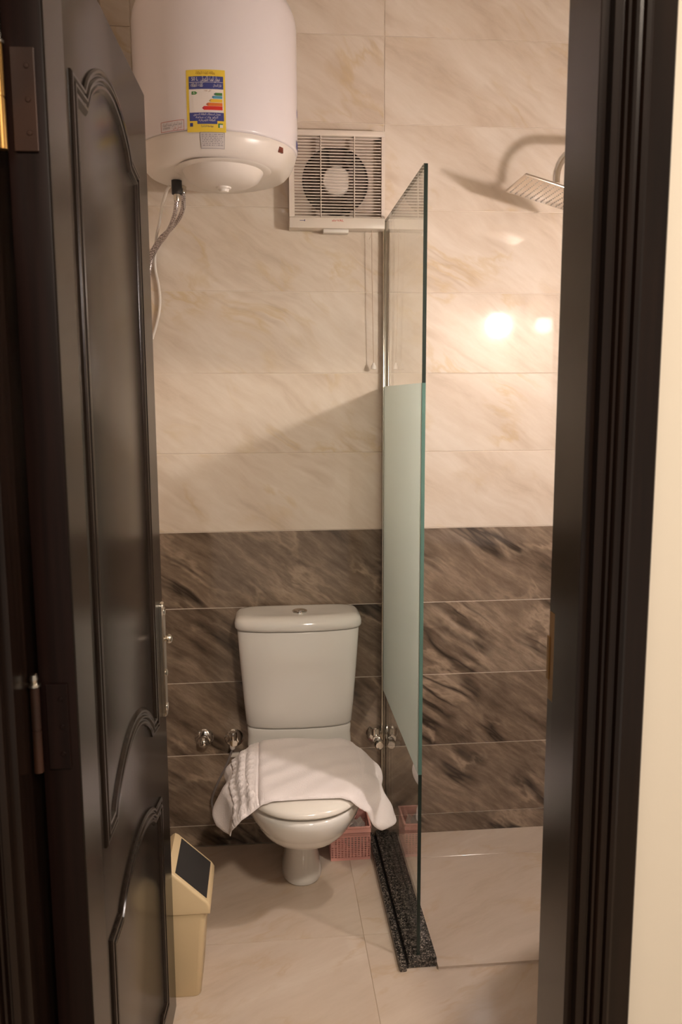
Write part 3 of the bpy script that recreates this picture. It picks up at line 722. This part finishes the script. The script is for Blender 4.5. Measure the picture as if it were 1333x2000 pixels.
cyl_text(bm, arabic('بطاقة كفاءة الطاقة'), .010, LA(.5), LZ_(.055), r3, 8, .046)
cyl_text(bm, arabic('سخان المياه الكهربائي')+'', .016, LA(.62), LZ_(.150), r3, 9, .046)
cyl_text(bm, '50 L', .012, LA(.23), LZ_(.150), r3, 9, .016)
cyl_text(bm, arabic('كفاءة الطاقة'), .013, LA(.28), LZ_(.245), r3, 9, .030)
cyl_text(bm, arabic('طراز السخان'), .008, LA(.80), LZ_(.25), r3, 9, .020)
cyl_text(bm, arabic('أعلى كفاءة'), .006, LA(.55), LZ_(.335), r3, 8, .017)
for k, ch in enumerate('ABCDE'):
    cyl_text(bm, ch, .006, LA([.735, .685, .62, .545, .45][k]), LZ_([.390, .440, .497, .555, .615][k]), HR+.0013, 1)
cyl_text(bm, 'A', .007, LA(.2), LZ_(.372), HR+.0013, 2)
for k in range(3): cyl_text(bm, arabic(['معدل استهلاك الطاقة السنوي', 'كيلو وات ساعة', 'الطاقة الكهربائية'][k]), .008, LA(.52), LZ_(.715+.048*k), r3, 9, [.066, .055, .04][k], .8)
cyl_text(bm, arabic('مواصفة قياسية'), .007, LA(.52), LZ_(.905), r3, 1, .03)
cyl_patch(bm, LA(.075), LA(.155), LZ_(.91), LZ_(.85), r2, 1, 2); cyl_patch(bm, LA(.80), LA(.92), LZ_(.93), LZ_(.86), r2, 3, 2); cyl_patch(bm, LA(.84), LA(.92), LZ_(.93), LZ_(.88), r3, 2, 2)
lab = link('energy_label', loc(bm, heater), LM, heater, smooth='raw'); lab['label'] = 'yellow and navy energy rating label'
bm = bmesh.new(); b0, b1, bz0, bz1 = -.640, -.328, 2.146, 2.170
for (p0, p1, q0, q1) in ((b0, b1, bz0, bz0+.0012), (b0, b1, bz1-.0012, bz1), (b0, b0+.005, bz0, bz1), (b1-.005, b1, bz0, bz1)): cyl_patch(bm, p0, p1, q0, q1, r1, 0, 8)
cyl_text(bm, arabic('الخط الساخن لخدمة العملاء'), .011, (b0+b1)/2, bz1-.008, r1, 1, .056); cyl_text(bm, arabic('اتصل على ')+'', .010, (b0+b1)/2+.07, bz0+.0075, r1, 0, .024); cyl_text(bm, '19999', .008, (b0+b1)/2-.075, bz0+.0075, r1, 1, .020)
link('red_stamp', loc(bm, heater), [M['ink_red'], M['ink_grey']], heater, smooth='raw')
# silver rating sticker across the lower rim
bm = bmesh.new(); cr = lambda z: (HR-.0045+.0012) if z > 2.132 else HR-.006+.0012-(2.132-z)*.42
sa0, sa1 = -.150, .135
def cap_quad(p0, p1, z0, z1, mi, off=0., n=6):
    zs = [z0+(z1-z0)*k/3 for k in range(4)]
    V = [[bm.verts.new(cyl_pt(p0+(p1-p0)*i/n, z, cr(z)+off)) for i in range(n+1)] for z in zs]
    for A, B in zip(V, V[1:]):
        for i in range(n): f = bm.faces.new((A[i], A[i+1], B[i+1], B[i])); f.material_index = mi
cap_quad(sa0, sa1, 2.105, 2.140, 0); 
for z in (2.1395, 2.1055): cap_quad(sa0, sa1, z-.0006, z+.0004, 1, .0004)
for a in (sa0, sa1-.004): cap_quad(a, a+.004, 2.105, 2.140, 1, .0004)
rs = random.Random(5)
for k in range(7):
    z = 2.1345-k*.0037; p = sa0+.02
    while p < sa1-.03:
        wd = rs.uniform(.008, .035); cap_quad(p, min(p+wd, sa1-.02), z-.0007, z+.0007, 1, .0004, 2); p += wd+rs.uniform(.005, .015)
link('rating_sticker', loc(bm, heater), [M['grey_sticker'], M['ink_grey']], heater, smooth='raw')
for q in ((1.40, 1.50, 2.236, 2.256), (1.34, 1.50, 2.153, 2.174)):
    bm = bmesh.new(); cyl_patch(bm, *q, r1, 0, 4); link('side_print', loc(bm, heater), M['blue_print'], heater, smooth='raw')
bm = bmesh.new(); vs = box(bm, -.008, .008, -.003, .003, -.007, .007, bev=.001); bmesh.ops.transform(bm, matrix=Matrix.Translation(cyl_pt(.93, 2.127, HR-.0075)) @ Matrix.Rotation(.93, 4, 'Z'), verts=bm.verts[:]); link('indicator_lamp', loc(bm, heater), pbr('dark_red_lens', (.16, .04, .025), .2), heater)
# supply connections below
bm = bmesh.new(); lathe(bm, [(0, 2.085), (.014, 2.085), (.014, 2.120), (0, 2.120)], 20, (-.611, -.25, 0)); 
for v in bm.verts: v.co.z = 2.0865 + (v.co.z-2.12) if False else v.co.z
bmesh.ops.translate(bm, verts=bm.verts[:], vec=(0, 0, -.0345)); link('inlet_collar', loc(bm, heater), M['black_rubber'], heater, smooth=True)
def hose(name, label, pts, r, mat, ends=()):
    t = tag(empty(name, pts[0]), label, 'hose' if 'hose' in name else 'cable', 'braided hoses under the water heater' if 'hose' in name else None)
    bm = bmesh.new(); tube(bm, smooth_path(pts, 10), r, 12); link('braid' if 'hose' in name else 'sheath', loc(bm, t), mat, t, smooth=True)
    for c in ends:
        bm = bmesh.new(); lathe(bm, [(0, -.018), (.0085, -.018), (.0095, -.012), (.0095, .0), (.007, .001), (0, .001)], 12, c); link('hose_nut', loc(bm, t), M['brushed'], t, smooth=True)
hose('supply_hose', 'left braided steel hose hanging from the black collar under the water heater', [(-.611, -.25, 2.044), (-.616, -.245, 2.01), (-.632, -.2, 1.985), (-.660, -.12, 1.965), (-.688, -.06, 1.95), (-.712, -.035, 1.915), (-.725, -.03, 1.86)], .0062, M['braid'], [(-.611, -.25, 2.050)])
hose('outlet_hose', 'right braided steel hose hanging behind the first under the water heater', [(-.600, -.19, 2.068), (-.603, -.165, 2.035), (-.621, -.12, 2.012), (-.651, -.08, 1.99), (-.683, -.05, 1.97), (-.715, -.022, 1.93), (-.735, -.02, 1.87)], .0062, M['braid'], [(-.600, -.19, 2.0845)])
hose('power_cable', 'white power cable hanging from the water heater beside the door edge', [(-.634, -.2, 2.084), (-.646, -.18, 2.075), (-.666, -.12, 2.05), (-.682, -.07, 2.01), (-.698, -.03, 1.97), (-.706, -.012, 1.90), (-.697, -.01, 1.836), (-.695, -.01, 1.79), (-.702, -.01, 1.745), (-.722, -.01, 1.68)], .0042, M['white_plastic'])

# ------------------------------------------------------------------ extractor fan
FX0, FX1, FZ0, FZ1, FD = -.299, -.009, 2.006, 2.288, .055
fan = tag(empty('extractor_fan', ((FX0+FX1)/2, 0, FZ0)), 'square louvred extractor fan on the back wall beside the water heater', 'fan')
bm = bmesh.new()
box(bm, FX0+.0004, FX0+.016, -FD+.0006, -.001, FZ0+.0322, FZ1-.0172); box(bm, FX1-.011, FX1-.0004, -FD+.0006, -.001, FZ0+.0322, FZ1-.0172)
box(bm, FX0, FX1, -FD, -.0008, FZ0, FZ0+.032, bev=.003); box(bm, FX0, FX1, -FD, -.0008, FZ1-.017, FZ1, bev=.003)
link('housing', loc(bm, fan), M['fan_plastic'], fan, smooth=True)
FC = (-.157, 2.150); FRAD = .101
# backing plate with round opening
bm = bmesh.new(); n = 64; y1 = -.020
inner = [bm.verts.new((FC[0]+FRAD*math.cos(2*PI*k/n), y1, FC[1]+FRAD*math.sin(2*PI*k/n))) for k in range(n)]
outer = []
for k in range(n):
    a = 2*PI*k/n; c, s = math.cos(a), math.sin(a)
    tx = ((FX1-.011 if c > 0 else FX0+.016)-FC[0])/c if abs(c) > 1e-6 else 1e9
    tz = ((FZ1-.017 if s > 0 else FZ0+.032)-FC[1])/s if abs(s) > 1e-6 else 1e9
    t = min(tx, tz); outer.append(bm.verts.new((FC[0]+c*t, y1, FC[1]+s*t)))
deep = [bm.verts.new((v.co.x, -.003, v.co.z)) for v in inner]
for k in range(n):
    j = (k+1) % n
    bm.faces.new((inner[k], inner[j], outer[j], outer[k])).material_index = 0; bm.faces.new((inner[k], deep[k], deep[j], inner[j])).material_index = 1
bm.faces.new(deep).material_index = 1
link('duct_ring', loc(bm, fan), [pbr('shaded_fan_backing', (.50, .39, .31), .5), M['fan_dark']], fan, smooth=True, angle=30)  # backing colour darkened to stand in for the slats' shadows
for k in range(6):
    bm = bmesh.new(); a = 2*PI*k/6+.3; rows_ = []
    for i in range(5):
        rr_ = .036+(.096-.036)*i/4; wid = .022+.020*i/4
        rows_.append([(FC[0]+rr_*math.cos(a+u*wid/rr_), -.011-u*.006, FC[1]+rr_*math.sin(a+u*wid/rr_)) for u in (-1, -.5, 0, .5, 1)])
    V = [[bm.verts.new(p) for p in r] for r in rows_]
    for A, B in zip(V, V[1:]):
        for i in range(4): bm.faces.new((A[i], A[i+1], B[i+1], B[i]))
    r_ = bmesh.ops.solidify(bm, geom=bm.faces[:], thickness=.0015)
    link('blade', loc(bm, fan), M['fan_blade'], fan, smooth=True)
bm = bmesh.new(); lathe(bm, [(.043, .004), (.043, .028), (.040, .032), (.030, .034), (0, .035)], 40, (FC[0]+.003, 0, FC[1]), 'Y'); link('motor_hub', loc(bm, fan), M['fan_plastic'], fan, smooth=True)
ns = 27; zlo, zhi = FZ0+.036, FZ1-.021; sl = None
for k in range(ns):
    z = zlo+(zhi-zlo)*k/(ns-1)
    if sl is None:
        bm = bmesh.new(); box(bm, FX0+.0162, FX1-.0112, -.0055, .0055, -.0014, .0014, bev=.0005, seg=1)
        bmesh.ops.rotate(bm, cent=(0, 0, 0), matrix=Matrix.Rotation(math.radians(20), 3, 'X'), verts=bm.verts[:])
        bmesh.ops.translate(bm, verts=bm.verts[:], vec=(-(FX0+FX1)/2, 0, 0)); sl = link('slat', bm, M['fan_plastic'], fan); o = sl
    else: o = sl.copy(); COL.objects.link(o); o.parent = fan
    o.location = (0, -.0455, z-FZ0)
for x in (-.203, -.102):
    bm = bmesh.new(); box(bm, x-.0012, x+.0012, -.0545, -.038, FZ0+.030, FZ1-.016); link('grille_rib', loc(bm, fan), M['fan_plastic'], fan)
def flat_text(parent, name, body, size, center, mat, maxw=None, off=.0004):
    me = text_mesh(body, size); xs_ = [v.co.x for v in me.vertices]; wd = max(xs_)-min(xs_); sc = maxw/wd if maxw else 1
    for v in me.vertices: v.co = Vector((center[0]+v.co.x*sc, center[1]-off, center[2]+v.co.y))-parent.location
    return link(name, me, mat, parent)
flat_text(fan, 'maker_name', 'abrVAL', .0085, (-.153, -FD, FZ0+.0225), M['lab_red'], .036)
bm = bmesh.new(); box(bm, -.268, -.252, -FD-.0005, -FD+.001, FZ0+.0212, FZ0+.0224); box(bm, -.254, -.252, -FD-.0005, -FD+.001, FZ0+.0195, FZ0+.0245); link('printed_mark', loc(bm, fan), M['blue_print'], fan)
bm = bmesh.new(); box(bm, -.196, -.119, -.044, -.012, FZ0-.010, FZ0-.0003, bev=.0012); link('bottom_tab', loc(bm, fan), M['white_plastic'], fan, smooth=True)
cord = tag(empty('pull_cord', (-.046, -.03, FZ0)), None); cord.parent = fan; cord.location = Vector((-.046, -.03, FZ0))-fan.location
bm = bmesh.new(); tube(bm, [(0, 0, .002), (.0005, 0, -.1), (.003, 0, -.25), (.006, 0, -.400)], .0012, 6); link('string', bm, M['cord'], cord)
bm = bmesh.new(); tube(bm, [(0, 0, -.006), (-.004, -.002, -.018), (-.008, -.002, -.026)], .001, 5); link('string_tail', bm, M['cord'], cord)
bm = bmesh.new(); lathe(bm, [(0, -.398), (.003, -.399), (.0045, -.404), (.008, -.410), (.0085, -.418), (.004, -.420), (0, -.420)], 16, (.006, 0, 0)); link('cord_knob', bm, M['white_plastic'], cord, smooth=True)

# ------------------------------------------------------------------ valves on the back wall
def valve(x, z, label, kind):
    t = tag(empty('angle_valve', (x, 0, z)), label, 'valve', 'chrome valves on the back wall')
    bm = bmesh.new(); lathe(bm, [(0, .0006), (.031, .0006), (.031, .003), (.024, .011), (.012, .014), (0, .014)], 28, (0, 0, 0), 'Y'); link('escutcheon', bm, M['chrome'], t, smooth=True)
    if kind == 'stop':
        bm = bmesh.new(); lathe(bm, [(.008, .012), (.008, .024), (.017, .028), (.019, .036), (.017, .044), (.010, .050), (.008, .052), (0, .053)], 24, (0, 0, 0), 'Y'); link('handle', bm, M['chrome'], t, smooth=True)
    elif kind == 'hose':
        bm = bmesh.new(); lathe(bm, [(0, .012), (.009, .012), (.009, .034), (.012, .036), (.012, .046), (0, .047)], 20, (0, 0, 0), 'Y'); link('body', bm, M['chrome'], t, smooth=True)
        bm = bmesh.new(); lathe(bm, [(0, .010), (.012, .010), (.013, .014), (.013, .032), (.011, .036), (0, .036)], 20, (-.002, -.04, 0)); link('handle', bm, M['chrome'], t, smooth=True)
        bm = bmesh.new(); lathe(bm, [(0, -.024), (.007, -.024), (.009, -.018), (.009, -.006), (0, -.006)], 16, (-.004, -.036, 0)); link('outlet_nut', bm, M['white_plastic'], t, smooth=True)
    else:
        bm = bmesh.new(); lathe(bm, [(0, .012), (.010, .012), (.010, .040), (.013, .042), (.013, .052), (0, .053)], 20, (0, 0, 0), 'Y'); link('body', bm, M['chrome'], t, smooth=True)
        bm = bmesh.new(); lathe(bm, [(0, .011), (.013, .011), (.0155, .034), (.017, .036), (.0165, .040), (0, .041)], 20, (-.004, -.036, 0)); link('handle', bm, M['chrome'], t, smooth=True)
        bm = bmesh.new(); lathe(bm, [(0, .0), (.014, .0), (.017, .006), (.017, .016), (.012, .022), (0, .023)], 20, (.006, -.053, -.012), 'Y'); link('outlet_cap', bm, M['chrome'], t, smooth=True)
valve(-.600, .386, 'chrome stop valve on the brown tiles nearest the door edge', 'stop')
valve(-.502, .382, 'chrome angle valve with a thin hose left of the toilet', 'hose')
valve(-.030, .376, 'chrome angle valve between the toilet and the glass screen', 'wall')
hm = tag(empty('bidet_hose', (-.518, -.036, .352)), 'thin grey hose looping down from the valve left of the toilet', 'hose')
bm = bmesh.new(); tube(bm, smooth_path([(-.507, -.036, .358), (-.515, -.038, .335), (-.530, -.04, .300), (-.551, -.04, .258), (-.573, -.04, .205), (-.578, -.04, .173), (-.569, -.042, .149), (-.542, -.05, .136), (-.50, -.06, .130), (-.44, -.07, .135), (-.375, -.08, .16)], 8), .0036, 8); link('tube', loc(bm, hm), pbr('grey_hose_plastic', (.22, .19, .18), .35), hm, smooth=True)
cl = tag(empty('hose_clip', (-.50, 0, .322)), 'small white plastic wall clip below the valve left of the toilet', 'clip')
bm = bmesh.new(); box(bm, -.018, .014, -.012, -.0006, -.004, .010, bev=.002); box(bm, .002, .008, -.012, -.004, -.032, -.003, bev=.0015); box(bm, -.003, .008, -.016, -.004, -.038, -.031, bev=.0015); link('clip_body', bm, M['white_plastic'], cl, smooth=True)

# ------------------------------------------------------------------ pink basket
BX0, BX1, BY0, BY1, BH = -.192, -.062, -.132, -.012, .116
bsk = tag(empty('waste_basket', ((BX0+BX1)/2, (BY0+BY1)/2, 0)), 'small pink perforated plastic basket behind the toilet beside the kerb', 'basket')
def lattice_wall(bm, p0, p1, nc, nr, z0, z1, fl, th=.0016):
    """panel between two floor points, flaring outwards with height, square holes"""
    A = Vector(p0); B = Vector(p1); d = (B-A); L_ = d.length; d.normalize(); nrm = Vector((d.y, -d.x, 0))
    def pt(u, z, o): return A+d*(u*L_)+nrm*(fl*z/BH+o)+Vector((0, 0, z))
    def bar(u0, u1, za, zb):
        V = [bm.verts.new(pt(u, z, o)) for o in (0, -th) for u, z in ((u0, za), (u1, za), (u1, zb), (u0, zb))]
        for q in ((0, 1, 2, 3), (7, 6, 5, 4), (0, 4, 5, 1), (1, 5, 6, 2), (2, 6, 7, 3), (3, 7, 4, 0)): bm.faces.new([V[i] for i in q])
    hw = .0020/L_
    for k in range(nc+1):
        u = k/nc; bar(max(0, u-hw), min(1, u+hw), z0, z1)
    for k in range(nr+1):
        z = z0+(z1-z0)*k/nr; bar(0, 1, z-.0013, z+.0013)
    bar(0, 1, z1-.012, BH-.004); bar(0, 1, .0006, z0)
bm = bmesh.new()
c = [(BX0, BY0, 0), (BX1, BY0, 0), (BX1, BY1, 0), (BX0, BY1, 0)]
for i, (nc) in enumerate((12, 11, 12, 11)): lattice_wall(bm, c[i], c[(i+1) % 4], nc, 13, .010, .094, .002)
tag(link('lattice', loc(bm, bsk), M['pink'], bsk), None, kind='stuff')
bm = bmesh.new(); box(bm, BX0-.004, BX1+.004, BY0-.004, BY0+.003, BH-.005, BH, bev=.0015); box(bm, BX0-.004, BX1+.004, BY1-.003, BY1+.004, BH-.005, BH, bev=.0015)
box(bm, BX0-.004, BX0+.003, BY0-.004, BY1+.004, BH-.005, BH, bev=.0015); box(bm, BX1-.003, BX1+.004, BY0-.004, BY1+.004, BH-.005, BH, bev=.0015); link('rim', loc(bm, bsk), M['pink'], bsk, smooth=True)
bx_ = bmesh.new(); box(bx_, BX0+.0008, BX1-.0008, BY0+.0008, BY1-.0008, .0004, .003); link('base', loc(bx_, bsk), M['pink'], bsk)
wr = tag(empty('crumpled_wrapper', (-.105, -.065, .06)), 'crumpled clear plastic wrapper inside the pink basket', 'wrapper')
bm = bmesh.new(); bmesh.ops.create_icosphere(bm, subdivisions=3, radius=.034); rw = random.Random(11)
for v in bm.verts:
    n_ = v.co.normalized(); f = 1+.28*math.sin(n_.x*9+n_.y*7)*math.cos(n_.z*8+n_.x*5)+rw.uniform(-.13, .13); v.co = Vector((n_.x*.040, n_.y*.036, n_.z*.044))*f
bmesh.ops.translate(bm, verts=bm.verts[:], vec=(0, 0, -.004)); link('film', bm, M['wrap'], wr)

# ------------------------------------------------------------------ swing bin
bin_ = tag(empty('swing_bin', (-.64, -.615, 0)), 'cream plastic swing-top bin with a charcoal flap beside the open door', 'bin')
def rrect(x0, x1, y0, y1, z, r, n=5):
    out = []
    for cx, cy, a in ((x1-r, y1-r, 0), (x0+r, y1-r, PI/2), (x0+r, y0+r, PI), (x1-r, y0+r, 3*PI/2)):
        for k in range(n+1): out.append((cx+r*math.cos(a+PI/2*k/n), cy+r*math.sin(a+PI/2*k/n), z))
    return out
bm = bmesh.new(); loft(bm, [rrect(-.705, -.572, -.700, -.548, .0004, .012), rrect(-.707, -.569, -.702, -.546, .004, .014), rrect(-.730, -.5505, -.706, -.532, .228, .016)]); link('body', loc(bm, bin_), M['bin_plastic'], bin_, smooth=True)
# roof shaped lid
bm = bmesh.new(); LX0, LX1, LY0, LY1 = -.740, -.540, -.711, -.527; xm = -.640
prof = [(LX0, .2285), (LX1, .2285), (LX1+.001, .250), (LX1-.006, .262), (xm+.008, .346), (xm, .350), (xm-.008, .346), (LX0+.006, .262), (LX0-.001, .250)]
loft(bm, [[(x, y, z) for x, z in prof] for y in (LY0, LY1)])
es = [e for e in bm.edges if abs(e.verts[0].co.y-e.verts[1].co.y) < 1e-6]
bmesh.ops.bevel(bm, geom=es, offset=.006, segments=3, profile=.5, affect='EDGES'); link('lid', loc(bm, bin_), M['bin_plastic'], bin_, smooth=True, angle=50)
def flap(sg):
    bm = bmesh.new(); ang = math.atan2(.346-.262, (LX1-.006)-(xm+.008)); u = Vector((math.cos(ang), 0, -math.sin(ang))); nn = Vector((math.sin(ang), 0, math.cos(ang)))
    p = Vector((xm+.008, 0, .346)); L_ = ((LX1-.006)-(xm+.008))/math.cos(ang)
    V = []
    for o in (-.004, .0014):
        for t in (.012, L_-.004):
            for y in (LY0+.013, LY1-.013):
                q = p+u*t+nn*o; V.append(Vector((q.x if sg > 0 else 2*xm-q.x, y, q.z)))
    V = [bm.verts.new(v) for v in V]
    for q in ((0, 1, 3, 2), (4, 6, 7, 5), (0, 2, 6, 4), (1, 5, 7, 3), (0, 4, 5, 1), (2, 3, 7, 6)): bm.faces.new([V[i] for i in q])
    tag(link('flap', loc(bm, bin_), M['flap'], bin_), 'charcoal swing flap')
flap(1); flap(-1)

# ------------------------------------------------------------------ basin corner on the right wall (lamp, mirror, washbasin)
lamp = tag(empty('wall_lamp', (XR-.009, -1.28, 1.84)), 'globe wall lamp above the washbasin mirror on the right wall', 'lamp')
BC = (.735, -1.28, 1.84)
bm = bmesh.new(); lathe(bm, [(0, 0), (.05, 0), (.05, -.008), (.04, -.014), (0, -.014)], 28, (XR-.0095, -1.28, 1.92), 'X'); link('wall_plate', loc(bm, lamp), M['chrome'], lamp, smooth=True)
bm = bmesh.new(); tube(bm, smooth_path([(XR-.02, -1.28, 1.92), (.79, -1.28, 1.925), (.745, -1.28, 1.915), (.735, -1.28, 1.885)], 8), .007, 12); link('arm', loc(bm, lamp), M['chrome'], lamp, smooth=True)
bm = bmesh.new(); lathe(bm, [(.010, .050), (.034, .044), (.056, .033), (.056, .030), (.030, .039), (.010, .0415)], 32, BC); link('cap', loc(bm, lamp), M['chrome'], lamp, smooth=True)  # unseen cap added to dim the globe's upward light on the wall
bm = bmesh.new(); bmesh.ops.create_uvsphere(bm, u_segments=28, v_segments=16, radius=.040, matrix=Matrix.Translation(BC)); link('globe', loc(bm, lamp), emit('warm_globe_glow', BULB_COL, BULB_STRENGTH), lamp, smooth=True)
mir = tag(empty('wall_mirror', (XR-.0095, -1.1, 1.05)), 'frameless wall mirror above the washbasin on the right wall', 'mirror')
bm = bmesh.new(); box(bm, XR-.0140, XR-.0094, -1.37, -.83, 1.10, 1.87); link('mirror_glass', loc(bm, mir), M['mirror'], mir)
sink = tag(empty('washbasin', (.63, -1.19, 0)), 'white pedestal washbasin on the right wall beside the doorway', 'washbasin')
def oval(cx, cy, a, b, z): return [(cx+a*math.cos(2*PI*k/40), cy+b*math.sin(2*PI*k/40), z) for k in range(40)]
bm = bmesh.new(); cx, cy = .603, -1.145
loft(bm, [oval(cx+.03, cy, .09, .09, .62), oval(cx+.01, cy, .17, .16, .70), oval(cx, cy, .235, .22, .78), oval(cx, cy, .25, .235, .83), oval(cx, cy, .25, .235, .845), oval(cx, cy, .242, .227, .85), oval(cx, cy, .19, .165, .848), oval(cx, cy, .17, .145, .80), oval(cx, cy, .11, .09, .73), oval(cx, cy, .02, .02, .72)])
link('basin', loc(bm, sink), M['ceramic'], sink, smooth=True, angle=60)
bm = bmesh.new(); loft(bm, [oval(.69, cy, .10, .10, .0004), oval(.69, cy, .085, .085, .05), oval(.69, cy, .07, .07, .3), oval(.68, cy, .085, .085, .618)]); link('pedestal', loc(bm, sink), M['ceramic'], sink, smooth=True, angle=60)
bm = bmesh.new(); tube(bm, smooth_path([(.825, cy, .851), (.825, cy, .93), (.80, cy, .97), (.76, cy, .965), (.74, cy, .94)], 8), .011, 12); link('tap', loc(bm, sink), M['chrome'], sink, smooth=True)
